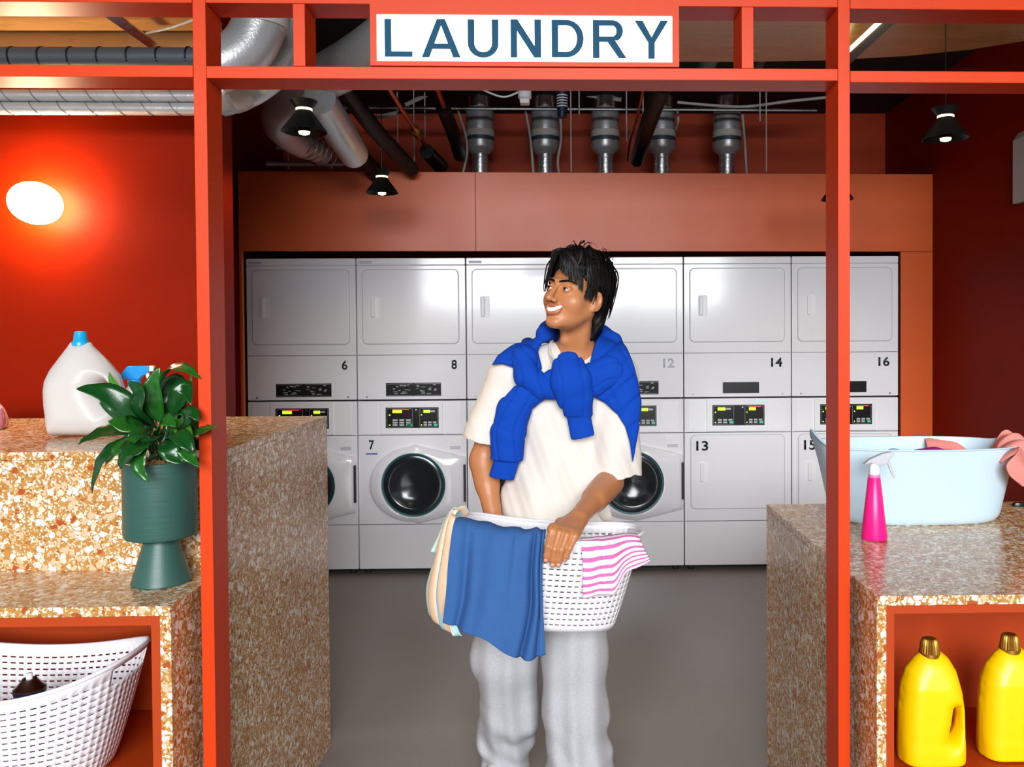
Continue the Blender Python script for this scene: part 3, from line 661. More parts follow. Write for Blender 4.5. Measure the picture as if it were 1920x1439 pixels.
# exhaust ducts of the machines
YD = 5.88
def exhaust(px, label, first=[None]):
    if first[0] is None:
        c = at(px, 250, YD); zq = lambda y: at(px, y, YD).z - c.z
        r = empty('exhaust_duct', c, 0, label, 'duct', 'machine exhaust ducts'); first[0] = (r, px)
        MB().lathe([(.094, zq(246)), (.094, zq(208)), (.088, zq(204))], n=28).build('silencer', M['insul'], r, True)
        MB().lathe([(.098, zq(246)), (.1, zq(252)), (.098, zq(258))], n=28).build('tape_band', M['cable'], r, True)
        MB().lathe([(.096, zq(258)), (.096, zq(266))], n=28).build('silencer_base', M['insuld'], r, True)
        MB().lathe([(.1, zq(266)), (.099, zq(277)), (.093, zq(281)), (.064, zq(288)), (.058, zq(290))], n=28).build('reducer', M['insul'], r, True)
        pr = []; y = 287
        while y < 345: pr += [(.057, zq(y)), (.053, zq(y + 1.6))]; y += 3.2
        MB().lathe(pr, n=22).build('flexible_hose', M['foil'], r, True, autos=80)
        MB().tube([(0, .0, zq(207)), (0, -.02, zq(190)), (0, -.10, zq(166)), (0, -.26, zq(140)), (0, -.6, zq(120))], .078, 24, smooth=4).build('upper_bend', M['chrome'], r, True, autos=80)
    else: r = copy_tree(first[0][0]); r.location = at(px, 250 + (px - first[0][1]) * .003, YD); tag(r, label)
for px, lab in ((900, 'silver exhaust duct, leftmost of the five above the terracotta panel'), (1022, 'silver exhaust duct, second from the left of five'), (1135, 'silver exhaust duct, middle of five, above the man'), (1240, 'silver exhaust duct partly behind the big black pipe'), (1363, 'silver exhaust duct, rightmost of five')): exhaust(px, lab)
tag(MB().tube([tuple(at(640, 202, 5.55)), tuple(at(1531, 207, 5.55))], .012, 8).build('hanging_rail', M['chrome'], None, True), 'long galvanised rail running across in front of the exhaust ducts', 'rail')
tag(MB().tube([tuple(at(500, 307, 5.3)), tuple(at(645, 307.5, 5.3))], .013, 4).build('hanging_rail', M['cable'], None), 'short galvanised rail just above the panel, left', 'rail')
tag(MB().tube([tuple(at(518, 277, 5.6)), tuple(at(575, 284, 5.6))], .011, 4).build('hanging_rail', M['cable'], None), 'short galvanised rail behind the spiral hose', 'rail')
for px, ya, yb, Yq, lab in ((556, 180, 284, 5.6, 'thin rod of the small rail behind the spiral hose'), (541, 180, 317, 5.3, 'left rod of the short rail'), (622, 180, 317, 5.3, 'right rod of the short rail'), (746, 200, 272, 5.7, 'left of the copper pipe'), (777, 150, 322, 5.5, 'behind the brass valve'), (797, 150, 258, 5.7, 'between the copper pipe and first exhaust duct'),
                        (1071, 150, 322, 5.5, 'between second and middle exhaust duct'), (1086, 150, 215, 5.5, 'short, left of the middle exhaust duct'), (1175, 150, 265, 5.5, 'left of the big black pipe'), (1206, 150, 250, 5.5, 'behind the thin copper pipe'), (1425, 150, 228, 5.5, 'short, right of the exhaust ducts'), (1437, 150, 322, 5.5, 'long, furthest right')):
    tag(MB().tube([(at(px, yb, Yq).x, Yq, 3.15), tuple(at(px, yb, Yq))], .0045, 6).build('threaded_rod', M['cable'], None), 'thin hanging steel rod, ' + lab, 'rod', 'hanging steel rods')
for pts, lab in (([(858, 205, 5.6), (872, 250, 5.7), (876, 285, 5.75), (868, 325, 5.8)], 'white cable left of the first exhaust duct'), ([(985, 205, 5.6), (993, 250, 5.7), (997, 285, 5.75), (1000, 325, 5.8)], 'white cable left of the second exhaust duct'),
             ([(1050, 205, 5.6), (1052, 260, 5.7), (1046, 300, 5.75), (1048, 325, 5.8)], 'white cable right of the second exhaust duct'), ([(1392, 215, 5.6), (1396, 260, 5.7), (1400, 325, 5.8)], 'white cable right of the last exhaust duct'), ([(1269, 205, 5.7), (1272, 225, 5.7), (1268, 242, 5.8)], 'short white cable end beside the big black pipe')):
    pipe('cable', pts, .0085, M['cable'], lab, 'cable', n=8)
pipe('cable', [(1270, 192, 5.6), (1340, 198, 5.6), (1400, 200, 5.6), (1480, 190, 5.5), (1560, 182, 5.4)], .010, M['cable'], 'white cable strung above the long rail, right', 'cable', n=8)
for x0, y0, x1, y1, lab in ((760, 197, 800, 178, 'left of the first exhaust'), (700, 222, 745, 212, 'left end of the long rail'), (1100, 178, 1165, 187, 'above the long rail near the middle')):
    tag(MB().tube([tuple(at(x0, y0, 5.8)), tuple(at(x1, y1, 5.8))], .014, 4).build('roof_brace', M['cable'], None), 'grey diagonal brace, ' + lab, 'brace')
sn = empty('sensor', at(984, 180, 4.6), 0, 'white ceiling sensor with a boxy head in front of the ducts', 'sensor'); MB().lathe([(.036, .06), (.036, -.012), (.028, -.018)], n=20).build('housing', M['white2'], sn, True)
bx('sensor_head', M['white2'], -.026, .026, -.03, .03, -.045, -.019, sn, .006)
MB().tube([(-.035, 0, .02), (-.12, 0, -.005), (-.24, 0, .04)], .005, 8, smooth=4).build('wire', M['white2'], sn, True)
vv = empty('valve_cartridge', at(1054, 190, 4.8), 0, 'navy and white striped cylinder hanging beside the white sensor', 'valve'); MB().lathe([(.030, .09), (.030, -.055), (.026, -.058), (.026, -.092)], n=20).build('cylinder', mat('navy', srgb(22, 36, 66), .4), vv, True)
MB().tube([(0, 0, .09), (0, 0, 3.15 - vv.location.z)], .006, 8).build('hanger', M['cable'], vv, True)
for k in range(5): MB().lathe([(.0312, .026 - .015 * k), (.0312, .032 - .015 * k)], n=20).build('stripe', M['white2'], vv, True)
# strut and strip light seen through the frame
st = [at(206, 26, 2.75), at(284, 82, 3.05)]; d = (st[1] - st[0])
tag(MB().tube([tuple(st[0] - d), tuple(st[1])], .020, 4).build('strut_channel', M['chrome'], None), 'galvanised strut channel below the left plywood raft', 'strut')
pipe('cable', [(275, 62, 2.9), (320, 52, 2.85), (372, 34, 2.8)], .004, M['cable'], 'thin curved cable beside the left strut channel', 'cable', n=6)
sl = empty('strip_light', at(1620, 75, 3.3), 0, 'slim ceiling strip light beside the right red post', 'light'); ec = Vector(sl.location)
MB().tube(rel([(1690, 20, 2.85), (1592, 112, 3.7)]), .022, 4).build('housing', M['insuld'], sl)
MB().tube(rel([(1672, 20, 2.82), (1580, 105, 3.68)]), .009, 6).build('tube', emis('warm_tube', (1, .82, .4, 1), 3), sl)
# wall unit on the right
wu = empty('wall_unit', (at(1899, 300, 4.40).x, 4.0, at(1899, 383, 4.40).z), 0, 'pale grey boxy unit on the right red wall', 'wall unit')
hh = at(1899, 250, 4.40).z - wu.location.z; ww = XR - .002 - wu.location.x
MB().add([(0, .0, .0), (ww, 0, 0), (ww, .4, 0), (0, .4, 0), (0, 0, hh - .04), (.03, 0, hh), (ww, 0, hh), (ww, .4, hh), (.03, .4, hh), (0, .4, hh - .04)], [(3, 2, 1, 0), (0, 1, 6, 5, 4), (2, 3, 9, 8, 7), (0, 4, 9, 3), (4, 5, 8, 9), (5, 6, 7, 8), (1, 2, 7, 6)]).build('housing', mat('pale_grey', srgb(176, 172, 166), .45), wu, False, .004)
bx('grille', M['key'], ww * .3, ww - .01, -.003, .001, .04, .07, wu)

# ------------------------------------------------------------------ plant
Yp = 2.075; pc = at(303, 1079, Yp); pc.z = ZS
pl = empty('potted_plant', (pc.x, Yp, ZS), 0, 'leafy dark green plant in a matt green footed pot on the low counter step', 'plant')
M['pot'] = noisy(mat('green_ceramic', srgb(46, 86, 77), .42), 3, .05, .12, .06, 3, stretch=(1, 1, 60))
z1 = .110; z2 = at(300, 873, Yp - .08).z - ZS; rp_ = .0825
MB().lathe([(.066, 0), (.068, .003), (.037, z1 - .002)], n=48).build('pot_foot', M['pot'], pl, True)
MB().lathe([(.037, z1 - .002), (rp_ - .012, z1), (rp_ - .003, z1 + .004), (rp_, z1 + .014), (rp_, z2), (rp_ - .004, z2 + .001), (rp_ - .006, z2 - .025)], n=56, cap1=False).build('pot_bowl', M['pot'], pl, True)
M['coir'] = noisy(mat('coir', srgb(188, 140, 84), .9), 60, .35, .6, 0, 200)
MB().lathe([(rp_ - .0065, z2 - .014), (.05, z2 - .004), (.02, z2 + .004), (.001, z2 + .005)], n=40, cap0=False, cap1=False).build('coir_mulch', M['coir'], pl, True)
tf = MB(); random.seed(5)
for k in range(90):
    a = random.uniform(0, 6.28); r = random.uniform(0, .07); l = random.uniform(.02, .05); b = random.uniform(0, 6.28); x, y = r * math.cos(a), r * math.sin(a); z = z2 - .004
    tf.tube([(x, y, z), (x + l * .5 * math.cos(b), y + l * .5 * math.sin(b), z + random.uniform(.004, .014)), (x + l * math.cos(b), y + l * math.sin(b), z - .002)], .0007, 4)
tag(tf.build('coir_strands', M['coir'], pl, True), kind='stuff')
def leafmat(n, c1, c2):
    m = mat(n, c1, .24, Specular_IOR_Level=.5); m.node_tree.nodes['Principled BSDF'].inputs['Subsurface Weight'].default_value = 0
    return noisy(m, 18, .3, .25, .05, 45)
LM = [leafmat('leaf_dark', srgb(16, 66, 22), None), leafmat('leaf_mid', srgb(30, 92, 26), None), leafmat('leaf_bright', srgb(64, 124, 34), None)]
def leaf(pts, w, m=0, twist=0, hint=(0, -.7, .7), name='leaf', fold=.22):
    """pts: base, bends, tip in world space; petiole then a pointed blade with a folded midrib"""
    P = [Vector(p) - Vector((pc.x, Yp, ZS)) for p in pts]; Q = []
    for i in range(len(P) - 1):
        p0, p1, p2, p3 = P[max(i - 1, 0)], P[i], P[i + 1], P[min(i + 2, len(P) - 1)]
        for k in range(7): t = k / 7; Q.append(.5 * ((2 * p1) + (p2 - p0) * t + (2 * p0 - 5 * p1 + 4 * p2 - p3) * t * t + (3 * p1 - p0 - 3 * p2 + p3) * t ** 3))
    Q.append(P[-1]); n = len(Q); st_ = int(n * .28); h = Vector(hint).normalized(); vs = []; C = 5
    B = MB()
    for i, q in enumerate(Q):
        t = (Q[min(i + 1, n - 1)] - Q[max(i - 1, 0)]).normalized(); s = t.cross(h)
        if s.length < .1: s = t.cross(Vector((1, 0, 0)))
        s.normalize(); s = (Matrix.Rotation(R(twist) * i / n, 3, t) @ s); nn = s.cross(t)
        u = (i - st_) / (n - 1 - st_) if i >= st_ else 0
        ww = .0022 if i < st_ else max(.0006, w * (math.sin(math.pi * min(1, u ** .72)) ** .85) * (1 if u < .6 else 1 - .35 * (u - .6)))
        for c in range(-2, 3):
            f = c / 2; vs.append(tuple(q + s * (ww * f) + nn * (abs(f) ** 1.2 * ww * fold + (.0012 * math.sin(i * 1.3) * abs(f)))))
    fs = [(i * C + c, i * C + c + 1, (i + 1) * C + c + 1, (i + 1) * C + c) for i in range(n - 1) for c in range(C - 1)]
    B.add(vs, fs); return B.build(name, LM[m], pl, True, solid=.0008, autos=180)
zb = z2 + ZS
def lf(pxs, w, m=0, hint=(0, -.7, .7), tw=0, base=None):
    b = base or (pc.x + random.uniform(-.03, .03), Yp + random.uniform(-.03, .03), zb - .004); return leaf([b] + [tuple(at(x, y, Y)) for x, y, Y in pxs], w, m, tw, hint)
lf([(290, 815, 2.06), (240, 770, 2.02), (195, 738, 2.0), (143, 729, 1.98)], .034, 0, (-.2, -.75, .6))
lf([(292, 800, 2.10), (250, 765, 2.10), (222, 735, 2.10), (204, 698, 2.12)], .026, 2, (-.6, -.8, .2))
lf([(292, 790, 2.08), (294, 740, 2.06), (318, 696, 2.03), (345, 692, 2.0), (376, 710, 1.98)], .026, 1, (.2, -.5, .8))
lf([(300, 800, 2.05), (288, 760, 2.03), (286, 720, 2.02), (300, 690, 2.02)], .022, 1, (.3, -.9, .1))
lf([(330, 830, 2.03), (360, 818, 1.98), (385, 808, 1.95), (408, 800, 1.93)], .021, 1, (0, -.6, .8))
lf([(280, 815, 2.03), (225, 808, 2.0), (185, 815, 1.98), (146, 833, 1.96)], .026, 0, (0, -.5, .85))
lf([(270, 830, 2.0), (222, 838, 1.96), (188, 870, 1.94), (172, 925, 1.93)], .020, 0, (-.5, -.8, .2))
lf([(275, 840, 1.99), (262, 850, 1.95), (262, 880, 1.94), (280, 905, 1.94)], .019, 1, (-.1, -.9, .2))
lf([(285, 830, 2.0), (262, 836, 1.95), (240, 852, 1.93), (225, 880, 1.92)], .032, 0, (-.2, -.8, .6))
lf([(285, 815, 2.02), (262, 800, 1.98), (235, 798, 1.95), (203, 790, 1.93)], .033, 1, (-.1, -.8, .6))
lf([(275, 820, 2.0), (240, 832, 1.96), (215, 850, 1.94), (196, 875, 1.95)], .018, 1, (-.2, -.7, .6))
lf([(300, 815, 2.06), (262, 770, 2.0), (262, 735, 1.99), (240, 716, 2.0)], .024, 0, (-.4, -.9, .3))
lf([(318, 790, 2.06), (335, 745, 2.05), (348, 728, 2.05), (358, 760, 2.03)], .024, 0, (.2, -.8, .4))
lf([(320, 800, 2.08), (318, 750, 2.10), (332, 715, 2.10), (356, 745, 2.09)], .025, 0, (.3, -.9, .2))
lf([(325, 810, 2.0), (345, 790, 1.97), (360, 775, 1.96), (372, 790, 1.95)], .022, 0, (.2, -.7, .6))
lf([(318, 820, 2.0), (335, 800, 1.97), (350, 820, 1.95), (366, 858, 1.94)], .018, 2, (.5, -.8, .2))
lf([(322, 835, 1.99), (340, 838, 1.95), (355, 858, 1.94), (374, 876, 1.93)], .017, 1, (.4, -.8, .4))
lf([(305, 830, 1.99), (315, 838, 1.94), (325, 858, 1.93), (345, 868, 1.93)], .022, 0, (.1, -.8, .6))
lf([(300, 800, 2.12), (308, 750, 2.14), (300, 712, 2.16), (290, 690, 2.17)], .020, 0, (0, -1, .1))
lf([(335, 790, 2.10), (352, 740, 2.10), (358, 715, 2.09), (355, 690, 2.09)], .004, 2, (0, -1, .1))
lf([(296, 820, 1.98), (300, 800, 1.94), (312, 790, 1.92), (330, 800, 1.91)], .024, 1, (0, -.7, .7))
lf([(290, 838, 1.98), (280, 820, 1.94), (262, 812, 1.92), (240, 820, 1.91)], .024, 0, (0, -.7, .7))
lf([(312, 828, 1.98), (330, 815, 1.94), (352, 835, 1.92), (362, 850, 1.92)], .020, 0, (.1, -.7, .7))
random.seed(21)
for k in range(16):
    a = R(random.uniform(0, 360)); r = random.uniform(.05, .12); h = random.uniform(.03, .12); x, y = math.cos(a), math.sin(a) * .6
    c = Vector((pc.x, Yp, zb)); pts = [tuple(c + Vector((x * .02, y * .02, -.004))), tuple(c + Vector((x * r * .4, y * r * .4, h * .8))), tuple(c + Vector((x * r * .75, y * r * .7, h))), tuple(c + Vector((x * r * 1.05, y * r * .9, h * .55)))]
    leaf(pts, random.uniform(.016, .026), random.choice((0, 0, 1)), 0, (x * .2, -.5, .8))

# ------------------------------------------------------------------ things on the tall counter
M['milky'] = mat('milky_plastic', srgb(226, 222, 218), .32, Transmission_Weight=.25, IOR=1.25)
M['bluecap'] = mat('sky_blue_plastic', srgb(20, 160, 212), .3); M['bluehead'] = mat('blue_plastic', srgb(20, 140, 214), .35)
Yj = 2.53; jl = at(152, 815, Yj); jug = empty('detergent_jug', (jl.x, Yj, ZH), 0, 'large milky plastic jug with a turquoise cap on the tall counter', 'jug'); jo = np.array([jl.x, 0, 0])
def jp(x, y): p = at(x / 4.233, 600 + y / 4.233, Yj); return (p.x - jl.x, p.z - ZH)
jz0 = jp(600, 915)[1]
jout = [jp(*q) for q in ((562, 180), (548, 205), (480, 300), (415, 395), (382, 480), (372, 560), (378, 680), (392, 780), (412, 860), (430, 918), (905, 918), (945, 850), (968, 760), (975, 640), (968, 540), (935, 430), (870, 345), (790, 260), (735, 205), (722, 180))]
jhole = [jp(*q) for q in ((840, 480), (860, 478), (900, 520), (925, 590), (925, 660), (905, 690), (870, 640), (830, 580), (812, 530), (818, 500))]
def shift(P, dz): return P
def puff(P, out, hole, w, r):
    # a rounded moulded body: thin at the outline and at the grip hole, full in between
    q = smax(poly2(P, out), -poly2(P, hole), .006); t = np.clip(-q / r, 0, 1)
    th = w * np.sqrt(np.maximum(1e-6, 1 - (1 - t) ** 2)); d = np.where(q > 0, np.maximum(q, (np.abs(P[:, 1]) - 0) * .5), (np.abs(P[:, 1]) - th) * .55)
    foot = poly2(P, out); base = smax(smax(foot + .012, np.abs(P[:, 1]) - w * .72, .03), P[:, 2] - .05, .03); d = smin(d, base, .02)
    return smax(d, -(P[:, 2] - .0005), .006)
def jugf(P):
    Q = P.copy(); Q[:, 2] = np.maximum(Q[:, 2], .03); t = np.clip((P[:, 2] - .16) / .13, 0, 1)
    return puff(P, jout, jhole, .068 - .040 * t, .060)
vs, fs = mesh_sdf(jugf, (-.14, -.08, -.01), (.16, .08, .34), .0032); np_mesh('jug_body', relax(vs, fs, 2), fs, M['milky'], jug)
zc_ = jp(640, 190)[1]; ck = jp(640, 190)[0]
MB().lathe([(.0235, zc_ - .006), (.0235, zc_ + .004), (.0225, zc_ + .006), (.019, zc_ + .010), (.0165, zc_ + .032), (.0150, zc_ + .036), (.001, zc_ + .037)], (ck, 0, 0), 32).build('cap', M['bluecap'], jug, True)
def spray_head(root, px_pts, nozzle, trigger, m, m2, Y, x0, z0, th=.011):
    f = lambda q: (at(*q, Y).x - x0, at(*q, Y).z - z0)
    MB().prism([f(q) for q in px_pts], -th, th).build('spray_head', m, root, True, .004, seg=3)
    if nozzle: MB().prism([f(q) for q in nozzle], -.007, .007).build('nozzle', m2, root, True, .0015)
    pts = [(f(q)[0], 0, f(q)[1]) for q in trigger]; MB().tube(pts, [.0055, .005, .004, .0028][:len(pts)], 8, smooth=3).build('trigger', m2, root, True)
Ysb = 2.62; sx = at(253, 795, Ysb); sb = empty('spray_bottle', (sx.x, Ysb, ZH), 0, 'white spray bottle with a blue trigger head behind the plant', 'spray bottle')
zt = at(253, 723, Ysb).z - ZH
MB().lathe([(.040, 0), (.042, .004), (.042, zt - .055), (.036, zt - .03), (.020, zt - .006), (.0165, zt)], n=32).build('bottle', M['white2'], sb, True)
MB().lathe([(.0185, zt), (.0185, zt + .018)], n=24).build('collar', M['bluehead'], sb, True)
spray_head(sb, [(224, 709), (240, 688), (244, 687), (282, 686), (282, 697), (268, 706), (262, 712), (242, 711), (226, 711)], [(281, 686), (289, 686), (289, 696), (281, 697)], [(276, 698), (278, 708), (284, 720)], M['bluehead'], M['white2'], Ysb, sx.x, ZH)
Yc = 2.75; c0 = at(0, 760, Yc); sc_ = empty('striped_cloth', (c0.x - .10, Yc, ZH), 0, 'pink and white striped cloth heap at the left edge of the tall counter', 'cloth')
M['pinkw'] = mat('pink_white_stripe', (1, 1, 1, 1), .9); t_ = M['pinkw'].node_tree; wv = t_.nodes.new('ShaderNodeTexWave'); wv.bands_direction = 'X'; wv.inputs['Scale'].default_value = 32; wv.inputs['Distortion'].default_value = 1.2; wv.inputs['Detail'].default_value = 0
tc_ = t_.nodes.new('ShaderNodeTexCoord'); t_.links.new(tc_.outputs['Object'], wv.inputs[0]); rp2 = t_.nodes.new('ShaderNodeValToRGB'); rp2.color_ramp.elements[0].position = .45; rp2.color_ramp.elements[0].color = srgb(236, 214, 220); rp2.color_ramp.elements[1].position = .55; rp2.color_ramp.elements[1].color = srgb(196, 116, 138)
t_.links.new(wv.outputs['Fac'], rp2.inputs[0]); t_.links.new(rp2.outputs[0], t_.nodes['Principled BSDF'].inputs['Base Color'])
def heap(P): return ell(P, (0, 0, .03), (.120, .08, .095)) + .006 * np.sin(P[:, 0] * 60 + P[:, 2] * 40) + .003 * np.sin(P[:, 1] * 90)
vs, fs = mesh_sdf(lambda P: smax(heap(P), -(P[:, 2] - .001), .01), (-.15, -.1, -.01), (.15, .1, .15), .006); np_mesh('cloth_folds', relax(vs, fs, 2), fs, M['pinkw'], sc_)

# ------------------------------------------------------------------ baskets
M['bwhite'] = mat('white_basket_plastic', srgb(236, 234, 238), .38)
def basket(root, L_, Wd, H0, H1, taper, slots=True):
    """woven-look laundry basket with real slots; H0 rim height mid-side, H1 at the ends"""
    e = 2.7; pts = []
    for k in range(2000):
        a = 2 * math.pi * k / 2000; c, s = math.cos(a), math.sin(a); pts.append((math.copysign(abs(c) ** (2 / e), c), math.copysign(abs(s) ** (2 / e), s)))
    ln = [0]
    for k in range(2000): p, q = pts[k], pts[(k + 1) % 2000]; ln.append(ln[-1] + math.hypot((p[0] - q[0]) * L_ / 2, (p[1] - q[1]) * Wd / 2))
    nc = int(ln[-1] / .0215); us = []
    for k in range(nc): us += [k / nc, (k + .62) / nc]
    loop = []
    for u in us:
        t = u * ln[-1]; i = min(1999, int(np.searchsorted(ln, t, 'right')) - 1); loop.append(pts[i])
    nr = 14; vsn = [0, .05]
    for r in range(nr): a = .07 + .865 * r / nr; vsn += [a, a + .865 / nr * .26]
    vsn += [.955, 1.0]
    top = lambda x: H0 + (H1 - H0) * abs(x) ** 2.2
    def pt(x, y, v):
        s = v ** .85; ax = L_ / 2 - taper * (1 - s); ay = Wd / 2 - taper * .7 * (1 - s); z = v * top(x); return (ax * x, ay * y, z)
    n = len(loop); B = MB(); vs = [pt(x, y, v) for v in vsn for x, y in loop]; fs = []
    for j in range(len(vsn) - 1):
        for i in range(n):
            hole = (i % 2 == 0) and (2 <= j <= 1 + 2 * nr) and (j % 2 == 0)
            x, y = loop[i]
            if abs(x) > .93 and abs(y) < .48 and .80 < (vsn[j] + vsn[j + 1]) / 2 < .94: hole = True
            elif abs(x) > .93 and abs(y) < .56 and (vsn[j] + vsn[j + 1]) / 2 > .76: hole = False
            if hole: continue
            fs.append((j * n + i, j * n + (i + 1) % n, (j + 1) * n + (i + 1) % n, (j + 1) * n + i))
    B.add(vs, fs); o = B.build('basket_wall', M['bwhite'], root, True, solid=.0028, autos=50)
    rim = [pt(x, y, 1.0) for x, y in loop]; rim.append(rim[0]); MB().tube(rim, .0052, 8, cap=False).build('rim', M['bwhite'], root, True)
    bt = [pt(x, y, 0) for x, y in loop[::2]]; MB().add([(x, y, .002) for x, y, z in bt], [tuple(range(len(bt)))]).build('basket_floor', M['bwhite'], root, solid=.003)
    return pt
xb = at(257, 1203, 2.10).x
b1 = empty('laundry_basket', (xb - .31, 2.105, NZ), 0, 'white slotted laundry basket in the orange cubby, bottom left', 'basket'); basket(b1, .62, .37, .236, .292, .085)
can = empty('spray_can', (at(41, 1300, 2.06).x, 2.09, NZ + .004), 0, 'dark aerosol can with a metal dome standing in the basket', 'can')
zc2 = at(41, 1303, 2.06).z - can.location.z
MB().lathe([(.033, 0), (.034, .003), (.034, zc2 - .010), (.036, zc2 - .004), (.0355, zc2 + .002)], n=32).build('can_body', mat('navy_can', srgb(22, 18, 48), .3), can, True)
MB().lathe([(.0355, zc2 + .002), (.036, zc2 + .005), (.028, zc2 + .012), (.018, zc2 + .024), (.016, zc2 + .027)], n=32).build('dome', mat('dome_metal', srgb(120, 104, 92), .3, 1), can, True)
MB().lathe([(.0075, zc2 + .027), (.0065, zc2 + .040), (.001, zc2 + .041)], n=16).build('spray_nozzle', M['white2'], can, True)

# ------------------------------------------------------------------ yellow bottles
M['yellow'] = mat('yellow_plastic', srgb(250, 204, 0), .36); M['gold'] = mat('gold_cap', srgb(176, 128, 48), .32, .8)
Yy = 2.08
def yb(x, y): p = at(1420 + x / 2.12, 760 + y / 2.12, Yy); return p.x, p.z
yx = yb(688, 1200)[0]; ybot = empty('detergent_bottle', (yx, Yy, NZ), 0, 'yellow detergent bottle with a gold cap, left of two in the cubby', 'bottle', 'yellow bottles in the right cubby')
o2d = [(yb(*q)[0] - yx, yb(*q)[1] - NZ) for q in ((655, 975), (625, 1000), (590, 1045), (570, 1110), (562, 1200), (560, 1320), (563, 1410), (575, 1470), (805, 1470), (816, 1420), (818, 1320), (815, 1200), (806, 1130), (785, 1050), (755, 1000), (722, 975))]
h2d = [(yb(*q)[0] - yx, yb(*q)[1] - NZ) for q in ((770, 1192), (786, 1190), (790, 1220), (786, 1270), (770, 1305), (752, 1312), (752, 1295), (762, 1250))]
def ybf(P):
    t = np.clip((P[:, 2] - .19) / .09, 0, 1); return puff(P, o2d, h2d, .050 - .024 * t, .042)
vs, fs = mesh_sdf(ybf, (-.10, -.06, -.01), (.10, .06, .32), .0032); np_mesh('bottle_body', relax(vs, fs, 2), fs, M['yellow'], ybot)
zc3 = yb(684, 990)[1] - NZ; cx3 = yb(684, 990)[0] - yx
MB().lathe([(.0255, zc3 - .004), (.0255, zc3 + .006)], (cx3, 0, 0), 32).build('cap_ring', M['gold'], ybot, True)
cm = MB(); rs = []
for r, h in ((.0235, .006), (.0215, .024), (.0185, .036), (.0150, .040)): rs.append([(cx3 + (r + (.0009 if i % 2 else -.0009)) * math.cos(2 * math.pi * i / 48), (r + (.0009 if i % 2 else -.0009)) * math.sin(2 * math.pi * i / 48), zc3 + h) for i in range(48)])
cm.rings(rs); cm.build('cap', M['gold'], ybot, True)
y2 = copy_tree(ybot); y2.location.x = at(1895, 1300, Yy + .02).x; y2.location.y = Yy + .02; tag(y2, 'yellow detergent bottle with a gold cap, cut by the right edge of the photo')

# ------------------------------------------------------------------ pink spray bottle
M['pink'] = mat('hot_pink_plastic', srgb(240, 16, 128), .32); M['clearw'] = mat('frosted_white', srgb(226, 224, 232), .35, Transmission_Weight=.35, IOR=1.2)
Yk = 2.42; kx = at(1639, 1020, Yk).x; pk = empty('spray_bottle', (kx, Yk, ZS), 0, 'hot pink cone-shaped spray bottle with a frosted trigger, on the right counter', 'spray bottle')
kz = lambda y: at(1639, 780 + y / 4.571, Yk).z - ZS
MB().lathe([(.030, 0), (.0355, .002), (.0365, .008), (.0175, kz(530)), (.0165, kz(526))], n=40).build('bottle', M['pink'], pk, True)
MB().lathe([(.0170, kz(526)), (.0165, kz(503))], n=32).build('pink_collar', mat('pale_pink', srgb(236, 120, 170), .35), pk, True)
MB().lathe([(.0145, kz(503)), (.0140, kz(440)), (.0085, kz(408))], n=28).build('neck', M['white2'], pk, True)
C8 = lambda x, y: (1500 + x / 4.571, 780 + y / 4.571)
spray_head(pk, [C8(*q) for q in ((542, 412), (590, 372), (650, 345), (700, 322), (780, 306), (804, 322), (770, 362), (758, 372), (742, 410), (700, 420), (655, 418), (600, 400), (560, 412))], None, [C8(752, 385), C8(768, 430), C8(790, 490), C8(810, 530)], M['clearw'], M['clearw'], Yk, kx, ZS, .010)

# ------------------------------------------------------------------ pale blue tub with washing
M['tub'] = mat('pale_blue_plastic', srgb(196, 220, 234), .35)
Yt = 2.70; tx = at(1712, 900, Yt).x; tub = empty('laundry_tub', (tx, Yt, ZS + .001), 0, 'pale blue oval tub of washing on the right counter', 'tub')
zr_ = 1.149 - ZS; HLx, HWy = .305, .172
def tp_(a, v, off=0):
    c, s = math.cos(a), math.sin(a); x = math.copysign(abs(c) ** .74, c); y = math.copysign(abs(s) ** .74, s)
    ex = .048 * (1 - v); hx = HLx - ex + off; hy = HWy - ex + off; bot = min(1, (v / .12)) if v < .12 else 1
    k = 1 - .10 * (1 - math.sqrt(max(0, 1 - (1 - bot) ** 2)))
    rise = max(0, abs(x) - .90) / .10; lift = (.046 if c < 0 else .022) * rise ** 2 * max(0, 1 - abs(y) * 1.6)
    return ((hx + (.02 * rise * v ** 6 * max(0, 1 - abs(y) * 1.6))) * x * k, hy * y * k, v * zr_ + lift * v ** 8)
NA = 96; T = MB(); rs = []
for v in (0, .01, .03, .06, .10, .14, .25, .4, .55, .7, .82, .9, .96, 1.0): rs.append([tp_(2 * math.pi * k / NA, v) for k in range(NA)])
rs.append([tp_(2 * math.pi * k / NA, 1.0, .006) for k in range(NA)])
T.rings(rs, True, True, False); T.build('tub_body', M['tub'], tub, True, solid=.004, autos=60)
M['pinkc'] = noisy(mat('salmon_cotton', srgb(226, 138, 128), .9), 12, .05, .2, 0, 300); M['purp'] = noisy(mat('purple_cotton', srgb(150, 10, 120), .9), 12, .1); M['lblue'] = noisy(mat('light_blue_cotton', srgb(150, 180, 222), .9), 12, .05)
